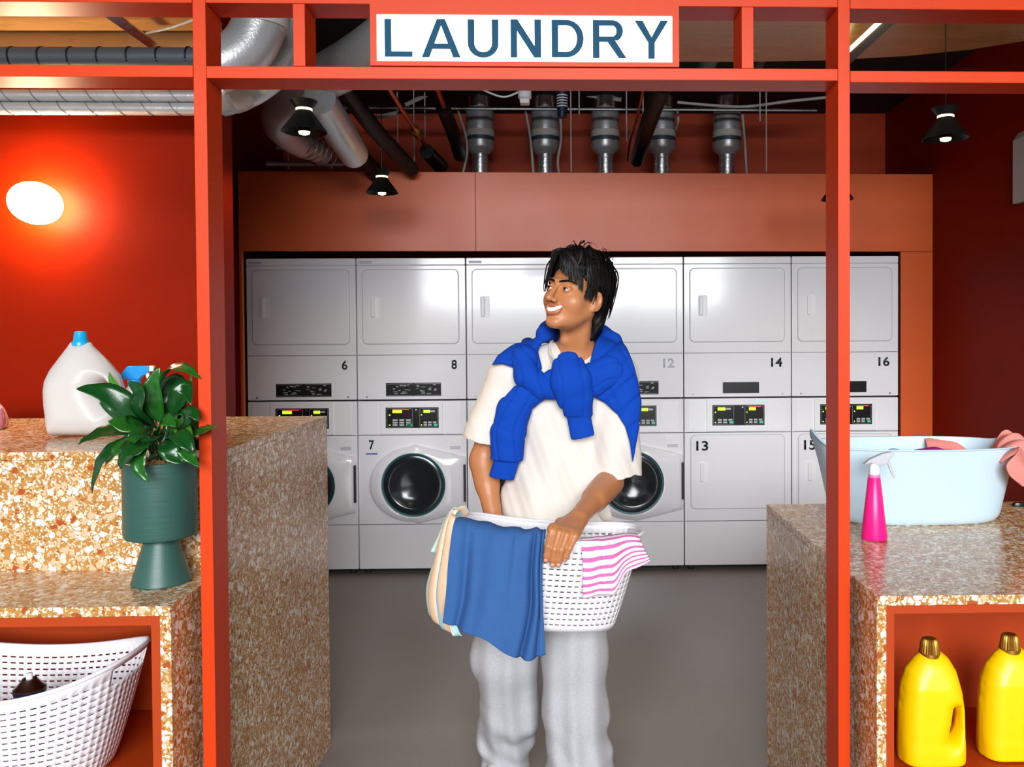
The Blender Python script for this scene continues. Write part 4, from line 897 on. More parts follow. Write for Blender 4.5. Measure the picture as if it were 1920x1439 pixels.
def sheet(name, rows, m, Yf, label=None, cat=None, parent=None, nu=48, nv=40, fold=None, th=.003, mats=None, grp=None, org=None, uv=False):
    """cloth sheet through control rows of (px, py, depth); columns share an index"""
    G_ = np.array([[at(*q)[:] for q in r] for r in rows]); nr_, ncl = G_.shape[:2]
    def cr(A, t):
        n = len(A) - 1; i = min(int(t * n), n - 1); f = t * n - i; p0, p1, p2, p3 = A[max(i - 1, 0)], A[i], A[i + 1], A[min(i + 2, n)]
        return .5 * ((2 * p1) + (p2 - p0) * f + (2 * p0 - 5 * p1 + 4 * p2 - p3) * f * f + (3 * p1 - p0 - 3 * p2 + p3) * f ** 3)
    vs = []; o = np.array(org if org is not None else (0, 0, 0))
    for a in range(nv + 1):
        v = a / nv; row = np.array([cr(G_[:, c], v) for c in range(ncl)])
        for b in range(nu + 1):
            u = b / nu; p = cr(row, u)
            if fold: p = p + np.array(fold(u, v))
            vs.append(tuple(p - o))
    fs = [(a * (nu + 1) + b, a * (nu + 1) + b + 1, (a + 1) * (nu + 1) + b + 1, (a + 1) * (nu + 1) + b) for a in range(nv) for b in range(nu)]
    B = MB(); B.add(vs, fs)
    if mats: B.m = [mats(b / nu, a / nv) for a in range(nv) for b in range(nu)]
    ob = B.build(name, m, parent, True, solid=th, autos=180)
    if uv:
        ul = ob.data.uv_layers.new(name='uv'); n1 = nu + 1
        for lp_ in ob.data.loops: ul.data[lp_.index].uv = ((lp_.vertex_index % n1) / nu, (lp_.vertex_index // n1) / nv)
    if label: tag(ob, label, cat, grp)
    return ob
sheet('pink_cloth', [[(1742, 852, 2.80), (1800, 862, 2.80), (1850, 862, 2.78), (1868, 862, 2.76)], [(1736, 828, 2.845), (1795, 830, 2.845), (1840, 832, 2.83), (1862, 838, 2.80)], [(1732, 824, 2.885), (1790, 825, 2.885), (1836, 827, 2.87), (1860, 834, 2.83)], [(1734, 850, 2.90), (1790, 860, 2.90), (1836, 860, 2.885), (1864, 866, 2.85)]],
      M['pinkc'], 0, 'salmon pink cloth folded over the back rim of the blue tub', 'cloth', fold=lambda u, v: (0, .003 * math.sin(u * 17 + v * 3), .002 * math.sin(u * 23)))
sheet('pink_cloth', [[(1840, 862, 2.74), (1856, 868, 2.66), (1868, 870, 2.60), (1880, 872, 2.55)], [(1862, 832, 2.76), (1872, 836, 2.68), (1882, 846, 2.60), (1890, 856, 2.54)], [(1885, 811, 2.76), (1902, 818, 2.68), (1914, 834, 2.60), (1908, 848, 2.52)], [(1902, 822, 2.74), (1926, 840, 2.68), (1940, 868, 2.58), (1890, 868, 2.50)], [(1915, 860, 2.74), (1950, 880, 2.68), (1955, 900, 2.58), (1893, 888, 2.50)], [(1925, 905, 2.72), (1950, 925, 2.66), (1950, 922, 2.58), (1918, 906, 2.51)]],
      M['pinkc'], 0, 'salmon pink cloth hanging over the right end of the blue tub', 'cloth', fold=lambda u, v: (.005 * math.sin(v * 12 + u * 5), -.009 * math.sin(u * 19 + v * 6), .008 * math.sin(u * 21 + v * 4)))
def lump(name, c, r, m, label, rot=0):
    o = empty(name, c, 0, label, 'cloth'); f = lambda P: ell(P, (0, 0, 0), r) + .005 * np.sin(P[:, 0] * 55 + P[:, 1] * 40) + .004 * np.sin(P[:, 1] * 70 - P[:, 0] * 30)
    vs, fs = mesh_sdf(f, [-q - .02 for q in r], [q + .02 for q in r], .006); np_mesh('cloth_folds', relax(vs, fs, 1), fs, m, o)
lump('purple_cloth', (at(1757, 860, 2.66).x, 2.68, ZS + .132), (.120, .075, .095), M['purp'], 'crumpled purple cloth inside the blue tub')
lump('blue_cloth', (at(1722, 860, 2.74).x - .07, 2.76, ZS + .125), (.06, .03, .09), M['lblue'], 'light blue cloth behind the purple one in the tub')
sm_ = at(1913, 961, 2.86); tag(MB().rings([[(sm_.x + a * math.cos(t), 2.86 + a * .4 * math.sin(t), ZS + .001 + h) for t in np.linspace(0, 6.28, 16, endpoint=False)] for a, h in ((.028, 0), (.030, .005), (.026, .011), (.01, .013))]).build('small_black_item', M['black'], None, True), 'small black oval item lying at the far right of the counter', 'small item')  # unidentified small black object, modelled as a plain flat oval
# ------------------------------------------------------------------ the man with the basket
YP = 2.74
def W(px, py, Y=YP): p = at(px, py, Y); return np.array(p[:])
M['skin'] = noisy(mat('skin', srgb(186, 122, 78), .42, Subsurface_Weight=.12, Subsurface_Scale=.01), 14, .08, .06, .05, 400)
M['skin'].node_tree.nodes['Principled BSDF'].inputs['Subsurface Radius'].default_value = (1, .35, .2)
M['lip'] = mat('lips', srgb(176, 98, 78), .38)
M['nail'] = mat('finger_nail', srgb(226, 168, 146), .25)
M['hair'] = noisy(mat('black_hair', srgb(12, 9, 9), .52, Specular_IOR_Level=.22), 40, .3, .25, .06, 200, stretch=(1, 1, .25))
M['teeth'] = mat('teeth', srgb(244, 238, 226), .25)
M['eyew'] = mat('eye_white', srgb(232, 226, 220), .15); M['iris'] = mat('iris', srgb(34, 20, 14), .08)
M['shirt'] = noisy(mat('cream_jersey', srgb(222, 213, 203), .85, Sheen_Weight=.1), 12, .02, .15, 0, 500)
M['trim'] = mat('green_stripe', srgb(40, 128, 112), .8)
M['sweater'] = noisy(mat('cobalt_sweat_fleece', srgb(4, 64, 168), .85, Specular_IOR_Level=.2), 30, .06, .2, 0, 500)
M['jogger'] = noisy(mat('heather_grey_jersey', srgb(176, 176, 180), .9), 320, .30, .2, 0, 700)
M['shoe'] = mat('white_shoe', srgb(232, 230, 226), .5)

HS = 1.05
UPL = [(0, -.1030, -.0570), (.013, -.1010, -.0560), (.026, -.0905, -.0520), (.033, -.0820, -.0490)]
LOL = [(0, -.0975, -.0805), (.014, -.0945, -.0770), (.026, -.0855, -.0640), (.033, -.0810, -.0500)]
HM = rotm('Y', 9) @ rotm('Z', -40) @ rotm('X', -5)
HO = W(1049, 541, YP - .075) - HM @ (V(0, -.078, 0) * HS)
def hl(P): return ((P - HO) @ HM) / HS
def hw(p): return HO + HM @ (np.asarray(p, float) * HS)
def head(P):
    q = hl(P); ax = q.copy(); ax[:, 0] = np.abs(ax[:, 0])
    d = ell(q, (0, .018, .035), (.074, .096, .083))
    d = smin(d, ell(q, (0, -.022, -.028), (.066, .066, .090)), .03)
    d = smin(d, rc(ax, (.052, .004, -.048), (.012, -.068, -.100), .018, .014), .03)
    d = smin(d, ell(q, (0, -.075, -.103), (.020, .016, .016)), .014)
    d = smin(d, ell(ax, (.042, -.053, -.034), (.024, .020, .022)), .03)          # raised smiling cheeks
    d = smin(d, rc(ax, (.006, -.089, .020), (.040, -.078, .023), .0075, .006), .012)
    d = smax(d, -ell(ax, (.031, -.104, -.001), (.019, .020, .0125)), .008)
    lid = ell(ax, (.0315, -.0775, -.001), (.0150, .0132, .0124)); d = smin(d, lid, .005)
    d = smax(d, -ell(ax, (.0315, -.094, -.0025), (.0128, .012, .0030)), .0012)
    nose = smin(rc(q, (0, -.088, .014), (0, -.116, -.033), .0062, .0085), ell(q, (0, -.114, -.038), (.0105, .0110, .0085)), .008)
    nose = smin(nose, ell(ax, (.0135, -.101, -.041), (.0080, .0105, .0075)), .006); d = smin(d, nose, .008)
    d = smax(d, -ell(ax, (.0070, -.107, -.0475), (.0038, .0060, .0035)), .002)
    d = smin(d, ell(q, (0, -.088, -.066), (.026, .012, .018)), .010)                       # muzzle
    up = chain(ax, UPL, [.0030, .0030, .0026, .0014])
    lo = chain(ax, LOL, [.0040, .0038, .0028, .0014])
    d = smin(d, up, .0035); d = smin(d, lo, .0045)
    gap = np.minimum(chain(ax, [(0, -.106, -.0668), (.014, -.102, -.0648), (.026, -.092, -.0570), (.032, -.084, -.0525)], [.0066, .0062, .0050, .0018]), chain(ax, [(0, -.104, -.0705), (.014, -.100, -.0680), (.026, -.092, -.0600)], [.0060, .0054, .0040]))
    d = smax(d, -gap, .0015)
    # smile crease
    d = smax(d, -chain(ax, [(.017, -.100, -.043), (.030, -.088, -.050), (.037, -.077, -.062)], [.0012, .0020, .0012]), .006)
    ear = smax(ell(ax, (.079, .012, -.014), (.0085, .0185, .031), rotm('Z', -18)), -ell(ax, (.0865, .007, -.010), (.006, .0095, .017)), .003)
    ear = smin(ear, ell(ax, (.076, .003, -.040), (.006, .008, .009)), .006)
    d = smin(d, ear, .004)
    return d * HS
# joints of the figure
sh_l, sh_r = W(952, 706, YP + .05), W(1158, 703, YP + .06)        # image left / right shoulders
el_l, wr_l = W(905, 862, YP + .06), W(928, 985, YP - .03)
el_r, wr_r = W(1143, 905, YP - .02), W(1083, 972, 2.43)
YH = 2.318                                                       # depth of the gripping fingers, just outside the basket wall
kn = [W(1035, 996, YH + .012), W(1048.5, 1000, YH + .006), W(1063, 1004, YH + .004), W(1078, 1007, YH + .006)]
md = [W(1028, 1024, YH - .010), W(1039.5, 1030, YH - .013), W(1053, 1031, YH - .013), W(1068, 1028, YH - .009)]
dd = [W(1025, 1042, YH - .003), W(1036.5, 1050, YH - .004), W(1048.5, 1050, YH - .004), W(1062, 1043, YH - .003)]
tp = [W(1023.5, 1051, YH + .003), W(1036, 1060, YH + .002), W(1047, 1060, YH + .002), W(1059.5, 1050, YH + .003)]
fr = [.0096, .0098, .0096, .0086]
neck0, neck1 = hw((0, .022, -.055)), W(1082, 668, YP + .07)
def arms(P):
    d = chain(P, [sh_l, el_l, wr_l], [.052, .040, .027], .02)
    mid = el_l * .62 + wr_l * .38; d = smin(d, rc(P, el_l * .9 + wr_l * .1, mid, .039, .038), .02)
    hd = W(934, 1030, YP - .06); d = smin(d, rc(P, wr_l, hd, .026, .028), .02)
    for i in range(4):
        a = hd + V(-.027 + .018 * i, -.006, -.02); b = a + V(.0, -.012, -.038); d = smin(d, chain(P, [a, b, b + V(0, -.022, -.018)], [.0095, .0088, .0075]), .006)
    d = smin(d, chain(P, [hd + V(.02, -.012, .01), hd + V(.038, -.035, -.005), hd + V(.040, -.052, -.024)], [.013, .0105, .0085]), .01)
    e = chain(P, [sh_r, el_r, wr_r], [.052, .041, .0265], .02)
    e = smin(e, rc(P, el_r * .85 + wr_r * .15, el_r * .5 + wr_r * .5, .041, .037), .02)
    # back of the hand: wrist to the four knuckles
    for i in range(4): e = smin(e, rc(P, wr_r + V(-.010 + .007 * i, -.004, -.004), kn[i] + V(0, .004, 0), .019, .0125), .010)
    e = smin(e, rc(P, kn[0] + V(.002, .012, .006), kn[3] + V(0, .012, .004), .013, .012), .012)
    for i in range(4): e = smin(e, chain(P, [kn[i], md[i], dd[i], tp[i]], [fr[i] * 1.12, fr[i] * 1.02, fr[i] * .94, fr[i] * .82], .003), .0035)
    for i in range(4): e = smin(e, sph(P, kn[i] + V(0, -.005, .002), .0075), .008)      # knuckles
    th0 = wr_r * .45 + kn[0] * .55 + V(-.010, .022, 0)                                  # thumb folds inside the rim
    e = smin(e, chain(P, [wr_r + V(-.014, .010, -.004), th0, kn[0] + V(.004, .048, -.012), kn[0] + V(.012, .046, -.042)], [.017, .015, .0115, .009], .006), .010)
    return np.minimum(d, e)
def torso(P):
    d = ell(P, W(1052, 775, YP + .08), (.165, .105, .21)); d = smin(d, rc(P, sh_l + V(.03, 0, .0), sh_r + V(-.03, 0, 0), .058, .058), .06)
    d = smin(d, ell(P, W(1043, 1000, YP + .05), (.132, .088, .19)), .06)
    d = smin(d, rc(P, neck1 + V(0, .02, .0), sh_l + V(.02, .0, .02), .05, .035), .05); d = smin(d, rc(P, neck1 + V(0, .02, 0), sh_r + V(-.02, 0, .02), .05, .035), .05)
    return d
an_l, an_r = W(950, 1400, 2.86), np.array(atz(1085, 1500, .09)); an_r = V(.02, 2.66, .09); an_r[0] = (1083 - CX) / F * 2.66 + .02 * 2.66
an_l[2] = .10
hip_l, hip_r = W(985, 1030, YP + .05), W(1085, 1030, YP + .05)
kn_l, kn_r = W(945, 1245, YP + .03), W(1078, 1245, YP - .05)
def legs(P):
    a = chain(P, [hip_l, kn_l, an_l], [.085, .055, .036], .03); b = chain(P, [hip_r, kn_r, an_r], [.085, .055, .036], .03)
    a = smin(a, rc(P, an_l + V(0, .03, -.045), an_l + V(-.055, -.12, -.062), .034, .028), .02); b = smin(b, rc(P, an_r + V(0, .03, -.045), an_r + V(-.01, -.15, -.058), .036, .028), .02)
    return np.minimum(a, b)
def body(P):
    d = smin(torso(P), legs(P), .05)
    d = smin(d, arms(P), .03)
    nk = chain(P, [neck0, neck1, neck1 + V(0, .02, -.06)], [.051, .059, .078], .02)
    nk = smin(nk, rc(P, hw((.048, .02, -.05)), neck1 + V(.0, -.045, -.02), .013, .011), .02)         # neck muscle and throat
    nk = smin(nk, sph(P, W(1057, 640, YP + .004), .008), .03)
    hd = head(P)
    return smin(smin(hd, nk, .022), d, .03)

man = empty('person', (HO[0], YP, 0), 0, 'smiling man in cream T-shirt and grey joggers, cobalt sweater over shoulders, holding a basket', 'person')
mo = np.array(man.location[:])
vs, fs = mesh_sdf(lambda P: body(P), (-.42, 2.28, .0), (.34, 3.12, 1.80), .0027)
vs = relax(vs, fs, 1, .4)
# lips keep their own colour
fc = vs[fs].mean(1); ql = hl(fc); qa = ql.copy(); qa[:, 0] = np.abs(qa[:, 0])
up = chain(qa, UPL, [.0038, .0037, .0031, .0018]) ; lo = chain(qa, LOL, [.0048, .0045, .0034, .0018])
mi = (np.minimum(up, lo) < 0).astype(int)
np_mesh('body', vs - mo, fs, [M['skin'], M['lip']], man, mi)
def toM(b): b.v = [tuple(np.array(p) - mo) for p in b.v]; return b
def toH(b): b.v = [tuple(hw(p) - mo) for p in b.v]; return b
# teeth, eyes, brows, nails
tb = MB(); rr = [[], [], [], []]
for k in range(17):
    t = (k - 8) / 8; x = .0285 * t; y = -.0995 + .0135 * t * t; zc = -.0662 + .0118 * t * t; h = .0078 * (1 - .62 * t * t)
    for j, (yy, z) in enumerate(((y, zc + h), (y, zc - h), (y + .006, zc - h), (y + .006, zc + h))): rr[j].append((x, yy, z))
tb.rings([[rr[j][k] for j in range(4)] for k in range(17)]); toH(tb).build('teeth', M['teeth'], man, True)
for s in (-1, 1):
    e = MB(); c = np.array((s * .0315, -.0775, -.0015)); gaze = np.array((-.30, -.95, -.02)); gaze /= np.linalg.norm(gaze)
    e.lathe([(.0001, -.0114)] + [(.0114 * math.sin(a), -.0114 * math.cos(a)) for a in np.linspace(.2, 2.9, 14)] + [(.0001, .0114)], tuple(c), 20, 'y', False, False)
    eo = toH(e).build('eye', M['eyew'], man, True)
    i_ = MB(); B_ = Vector(gaze).to_track_quat('Z', 'Y').to_matrix()
    ring = lambda r, h: [tuple(c + np.array((B_ @ Vector((r * math.cos(a), r * math.sin(a), h)))[:])) for a in np.linspace(0, 2 * math.pi, 16, endpoint=False)]
    i_.rings([ring(.0060, .0100), ring(.0044, .0112), ring(.0015, .0118)]); toH(i_).build('iris', M['iris'], eo, True)
    la = MB(); la.tube([tuple(c + np.array((.0130 * math.sin(a), -.0128 * math.cos(a), .0030 * math.cos(a * 1.6) + .0004))) for a in np.linspace(-.95, .95, 11)], [.0005, .0009, .0012, .0013, .0013, .0013, .0013, .0013, .0012, .0009, .0005], 6)
    toH(la).build('eyelashes', M['hair'], eo, True)
    br = MB(); pts = []
    for t in np.linspace(0, 1, 8):
        x = s * (.010 + .042 * t); z = .0175 + .0085 * math.sin(t * 2.1) - .004 * t
        p = march(head, hw((x, -.16, z)), HM @ V(0, 1, 0)); pts.append(tuple(((p - HO) @ HM) / HS))
    br.tube(pts, [.0040, .0056, .0062, .0060, .0055, .0047, .0036, .0016], 8, flat=.6); toH(br).build('eyebrow', M['hair'], man, True)
for i in range(4):
    n = MB(); a = dd[i] * .55 + tp[i] * .45; b = tp[i] + (tp[i] - dd[i]) * .25; r = fr[i]
    rg = []
    for t, w in ((0, .45), (.25, .62), (.75, .62), (1, .35)):
        c = a + (b - a) * t; row = []
        for q in np.linspace(-1, 1, 7): row.append(tuple(c + V(q * r * w, -r * (.86 - .32 * q * q) - (.0008 if 0 < t < 1 else -.001), .0)))
        rg.append(row)
    n.rings(rg, False, False, False); toM(n).build('finger_nail', M['nail'], man, True, solid=.0012)

# hair: a layered cap with a fringe parted over the brow and longer hair at the nape
def hairf(q):
    d = ell(q, (0, .026, .052), (.084, .103, .081))
    d = smin(d, ell(q, (.0, .06, .0), (.077, .068, .075)), .02)
    cut = ell(q, (0, -.085, -.035), (.090, .088, .097))                       # the face stays free
    d = smax(d, -cut, .012)
    d = smax(d, -ell(np.abs(q) * V(1, 0, 0) + q * V(0, 1, 1), (.080, .006, -.020), (.03, .036, .038)), .008)     # round the ears
    d = smax(d, -(q[:, 2] + .075), .02) * 1.0
    d = smin(d, chain(q, [(.0, .088, -.03), (.012, .098, -.08), (.018, .088, -.130)], [.044, .034, .014]), .02)
    d = smin(d, chain(q, [(.045, .070, -.02), (.048, .074, -.07), (.040, .070, -.118)], [.026, .022, .010]), .015)
    st = np.sin(q[:, 0] * 310 + 3 * np.sin(q[:, 2] * 40)) * np.sin(q[:, 1] * 240 + 2 * np.sin(q[:, 2] * 55 + 1)) * .0022
    return d + st
vs, fs = mesh_sdf(hairf, (-.12, -.12, -.18), (.12, .16, .16), .003)
hv = [HO + HM @ (p * HS) - mo for p in vs]; hb = MB(); hb.v = [tuple(p) for p in hv]; hb.f = [tuple(f) for f in fs.tolist()]; hb.m = [0] * len(hb.f)
random.seed(11); lk = MB()
def lock(pts, r, n=5, wob=.005):
    pts = [tuple(np.array(p) + np.array([random.uniform(-wob, wob) for _ in range(3)])) for p in pts]
    rad = [r * .7, r, r * .8, r * .3] if len(pts) == 4 else [r * (1 - .85 * abs(t - .35) / .65) for t in np.linspace(0, 1, len(pts))]
    lk.tube(pts, rad, n, smooth=3, flat=.45)
# fringe: two curtains from the parting (a little to the image left of the middle) over the brow
for k in range(80):
    t = random.random(); x0 = -.012 + random.uniform(-.012, .012)
    if k % 5 < 2: ex, ez = -.030 - .040 * t, .050 - .045 * t         # towards the image left temple
    else: ex, ez = .006 + .070 * t, .060 - .058 * t
    ey = -.101 + .55 * max(0, abs(ex) - .02) ** 1.0 * (1.0 if abs(ex) < .05 else 1.25)
    lock([(x0 * .8, -.060, .120 + random.uniform(-.004, .004)), (x0 + ex * .35, -.092, .108), (ex * .8, ey - .006, .08 * .5 + ez * .6 + .014), (ex, ey - .002, ez)], random.uniform(.0032, .0062))
for s in (-1, 1):
    for k in range(84):
        a = random.uniform(-.06, .080); top = .088 + random.uniform(0, .02); ez = (.0 - .020 * random.random()) if a < -.012 else (.022 if a < .034 else -.03 - .03 * random.random())
        lock([(s * .030, a * .7, .132), (s * .074, a, top - .012), (s * .088, a + .004, .035), (s * (.080 + random.uniform(0, .006)), a + .008, ez + random.uniform(-.006, .005))], random.uniform(.0030, .0058))
for k in range(120):
    a = random.uniform(-1.15, 1.15); x = .082 * math.sin(a); y = .028 + .100 * math.cos(a)
    L_ = random.uniform(-.13, -.03) if a > -.3 else random.uniform(-.1, -.03)
    lock([(x * .4, y * .45, .133), (x * .95, y * .98, .085), (x * 1.08, y * 1.03 + .002, .02), (x * .95, y * .98, -.03), (x * .72 + .004, y * .88, L_)], random.uniform(.004, .0072))
for k in range(70):       # top volume
    a = random.uniform(0, 6.28); x = .05 * math.cos(a); y = .015 + .06 * math.sin(a)
    lock([(x * .3, y * .3, .132), (x * .9, y, .137 + random.uniform(-.004, .006)), (x * 1.5, y * 1.35, .112), (x * 1.72, y * 1.55 + .005, .078)], random.uniform(.004, .0075))
for k in range(60):       # loose wisps
    a = random.uniform(0, 6.28); e_ = random.uniform(.1, 1.2); x, y, z = math.cos(a) * math.cos(e_), math.sin(a) * math.cos(e_), math.sin(e_)
    b = np.array((.086 * x, .02 + .104 * y, .048 + .086 * z)); t1 = np.array((-y, x, .4)); t1 /= np.linalg.norm(t1)
    lock([b, b * 1.06 + t1 * .014 + np.array((0, 0, .004)), b * 1.10 + t1 * .030, b * 1.06 + t1 * .046 - np.array((0, 0, .012))], random.uniform(.0012, .0024), 5)
lk.v = [tuple(hw(p) - mo) for p in lk.v]
o_ = len(hb.v); hb.v += lk.v; hb.f += [tuple(i + o_ for i in f) for f in lk.f]; hb.m += lk.m
hb.build('hair', M['hair'], man, True, autos=80)

# T-shirt
def folds(P, d, amp, f1, dirv, ph=0): return d + amp * np.sin((P @ np.asarray(dirv)) * f1 + ph + 1.5 * np.sin(P[:, 2] * 9 + P[:, 0] * 7))
def shirt_solid(P):
    t = torso(P) - .006
    t = smin(t, ell(P, W(1043, 960, YP + .045), (.176, .116, .235)), .06)
    sl = rc(P, sh_l + V(.0, 0, -.004), W(899, 866, YP + .05), .066, .080); sl = smax(sl, (P - W(905, 824, YP + .05)) @ (V(-.30, 0, -1) / 1.044), .0015)
    sr = rc(P, sh_r + V(.0, 0, -.004), W(1152, 940, YP + .00), .070, .078); sr = smax(sr, (P - W(1150, 889, YP + .01)) @ (V(.04, 0, -1) / 1.001), .0015)
    d = smin(smin(t, sl, .035), sr, .035)
    s1 = np.sin((P[:, 0] + .30 * (P[:, 2] - 1.2)) * 62 + .9 * np.sin(P[:, 2] * 6)); s2 = np.sin((P[:, 0] - .55 * (P[:, 2] - 1.2)) * 38 + 1.2 * np.sin(P[:, 2] * 5 + 2))
    return d - (.0048 * (s1 * np.abs(s1) + .75) + .0040 * (s2 + 1)) * np.clip((1.36 - P[:, 2]) / .3, .1, 1)
def shirt(P):
    d = shirt_solid(P); d = np.maximum(d, -(d + .0045)) if False else d
    d = smax(d, -(P[:, 2] - W(1040, 1085)[2]), .004)
    hole = rc(P, W(1076, 668, YP + .055), W(1076, 600, YP + .10), .056, .074); hole = smin(hole, ell(P, W(1070, 676, YP - .02), (.040, .06, .040)), .02)
    d = smax(d, -hole, .003)
    return d
def shirt_shell(P):
    d = shirt(P)
    # hollow sleeves so the cuffs read as open cloth
    il = rc(P, sh_l + V(.0, 0, -.01), W(899, 866, YP + .05), .060, .0765); ir = rc(P, sh_r + V(.0, 0, -.02), W(1152, 940, YP + .0), .062, .0735)
    keep = P[:, 2] - 1.25
    return smax(smax(d, -smax(il, P[:, 2] - (W(913, 780)[2]), .01), .002), -smax(ir, P[:, 2] - (W(1150, 850)[2]), .01), .002)
vs, fs = mesh_sdf(shirt_shell, (-.42, 2.50, .62), (.34, 3.05, 1.52), .004)
np_mesh('t_shirt', relax(vs, fs, 1) - mo, fs, M['shirt'], man)
# ribbed collar with its green stripe, laid on the shirt
cl = [(1070, 706, -.075), (1047, 694, -.06), (1033, 668, -.02), (1031, 648, .04), (1042, 632, .10), (1075, 624, .155), (1104, 630, .12), (1116, 648, .06), (1112, 670, 0), (1095, 694, -.05)]
pts = [W(x, y, YP + dy + .005) for x, y, dy in cl]; pts = [tuple(p) for p in pts] + [tuple(pts[0])]
c_ = toM(MB().tube(pts, .0055, 8, smooth=5, cap=False)).build('collar', M['shirt'], man, True)
toM(MB().tube([(p[0], p[1] - .0045, p[2] + .0005) for p in pts], .0021, 8, smooth=5, cap=False)).build('collar_stripe', M['trim'], c_, True)

# joggers
def trousers(P):
    yl = W(955, 1300, YP + .06); 
    d = ell(P, W(1040, 1040, YP + .05), (.18, .135, .16))
    l = chain(P, [W(980, 1080, YP + .04), W(949, 1230, YP + .02), W(955, 1330, YP + .07), V(an_l[0] - .002, an_l[1] + .01, .16), V(an_l[0], an_l[1] + .02, .06)], [.118, .106, .096, .090, .082], .03)
    r = chain(P, [W(1075, 1080, YP + .03), W(1076, 1230, YP - .03), W(1079, 1330, YP - .04), V(an_r[0] - .002, an_r[1] + .02, .12), V(an_r[0], an_r[1] + .02, .06)], [.118, .103, .103, .105, .106], .03)
    d = smin(smin(d, l, .03), r, .03) if False else smin(d, np.minimum(l, r), .05)
    fade = np.clip((.75 - P[:, 2]) / .5, .1, 1)
    d = d + (.3 + fade) * (.0040 * np.sin(P[:, 0] * 95 + 1.5 * np.sin(P[:, 2] * 6) + P[:, 2] * 6) + .0022 * np.sin(P[:, 0] * 45 - P[:, 2] * 16 + 1))
    low = np.clip((.34 - P[:, 2]) / .3, 0, 1); d = d + low * .005 * np.sin(P[:, 2] * 70 + P[:, 0] * 30 + np.sin(P[:, 0] * 25) * 1.5)
    hem = np.where(P[:, 0] < -.115, .035, .03); d = smax(d, -(P[:, 2] - hem), .006)
    return smax(d, P[:, 2] - .97, .01)
vs, fs = mesh_sdf(trousers, (-.42, 2.45, .0), (.30, 3.15, 1.0), .005)
np_mesh('joggers', relax(vs, fs, 2) - mo, fs, M['jogger'], man)
def shoes(P):
    a = rc(P, V(an_l[0] + .0, an_l[1] + .04, .045), V(an_l[0] - .065, an_l[1] - .13, .036), .046, .038); b = rc(P, V(an_r[0], an_r[1] + .05, .045), V(an_r[0] - .01, an_r[1] - .16, .036), .048, .040)
    return smax(np.minimum(a, b), -(P[:, 2] - .002), .004)
for nm, lo_, hi_ in (('shoe', (-.50, 2.6, -.01), (-.115, 3.15, .14)), ('shoe', (-.115, 2.3, -.01), (.25, 2.9, .14))):
    vs, fs = mesh_sdf(shoes, lo_, hi_, .006); np_mesh(nm, relax(vs, fs, 1) - mo, fs, M['shoe'], man)

# cobalt sweater over the shoulders, sleeves crossed and tied
so = mo
PZ = lambda px, py, Y=YP - .05: (W(px, py, Y)[0], W(px, py, Y)[2])
rp = [PZ(*p) for p in ((1118, 640), (1134, 616), (1150, 617), (1168, 630), (1180, 655), (1192, 690), (1200, 722), (1205, 758), (1200, 800), (1190, 850), (1186, 868), (1181, 830), (1172, 800), (1158, 778), (1136, 758), (1112, 744), (1090, 738), (1085, 700), (1103, 690), (1110, 668))]
lp = [PZ(*p) for p in ((1040, 606), (1020, 606), (1000, 620), (975, 634), (950, 652), (930, 668), (920, 686), (940, 682), (962, 690), (985, 706), (1012, 706), (1016, 690), (1008, 660), (1014, 640), (1036, 626))]
def cape(P):
    s = torso(P); s = smin(s, rc(P, sh_r, W(1165, 850, YP + .04), .070, .078), .03); s = smin(s, rc(P, sh_l, W(925, 760, YP + .05), .066, .07), .03)
    x, z = P[:, 0], P[:, 2]
    wr = crease((z * 1.0 - (x - .2) * .45) * 42 + 1.0 * np.sin(x * 18), .007) + crease((z * .5 + x) * 30 + 1, .004, 6) - .002
    outer = s - .032 + wr; inner = -(s - .010)
    reg = np.minimum(poly2(P, rp), poly2(P, lp))
    d = smax(smax(outer, reg, .010), inner, .003)
    # roll of cloth behind the neck
    nb = chain(P, [W(1020, 626, YP + .03), W(1030, 622, YP + .11), W(1076, 618, YP + .145), W(1124, 630, YP + .13), W(1150, 640, YP + .10)], [.027, .034, .036, .036, .030], .02)
    nb = smax(nb, -(nrm((P - neck1) * V(1, 1, 0)) - .058), .01)
    return smin(d, nb, .02)
vs, fs = mesh_sdf(cape, (-.36, 2.50, 1.0), (.32, 3.05, 1.60), .0035)
swp = np_mesh('sweater', relax(vs, fs, 1) - so, fs, M['sweater'], man); swp['label'] = 'cobalt blue sweater draped over the shoulders and knotted'
def flatchain(P, pts, rw, rd, k=.012):
    """sleeve: an oval tube, wide across the view and thin in depth"""
    q = P.copy(); sc = rw[0] / rd; c = np.array([p[1] for p in pts]).mean()
    q[:, 1] = c + (q[:, 1] - c) * sc; pp = [V(p[0], c + (p[1] - c) * sc, p[2]) for p in pts]
    return chain(q, pp, rw, k) / sc * 1.25
yf_ = YP - .075
def surfY(px, py, off):
    o = W(px, py, 2.2); d = W(px, py, 2.6) - o; p = march(shirt_solid, o, d, 80, 5e-4, 1.0); return p + V(0, -off, 0)
roll = [surfY(1030, 618, .005), surfY(997, 640, .028), surfY(984, 672, .034), surfY(990, 704, .036), surfY(1018, 726, .036), surfY(1050, 730, .032)]
def sleeve_roll(P):
    d = flatchain(P, roll, [.026, .034, .040, .042, .036, .032], .020); return d + crease((P[:, 0] * .9 + P[:, 2] * .5) * 62 + np.sin(P[:, 2] * 30), .006)
vs, fs = mesh_sdf(sleeve_roll, (-.36, 2.40, 1.20), (.12, 2.95, 1.60), .0035); np_mesh('neck_roll', relax(vs, fs, 1) - so, fs, M['sweater'], swp)
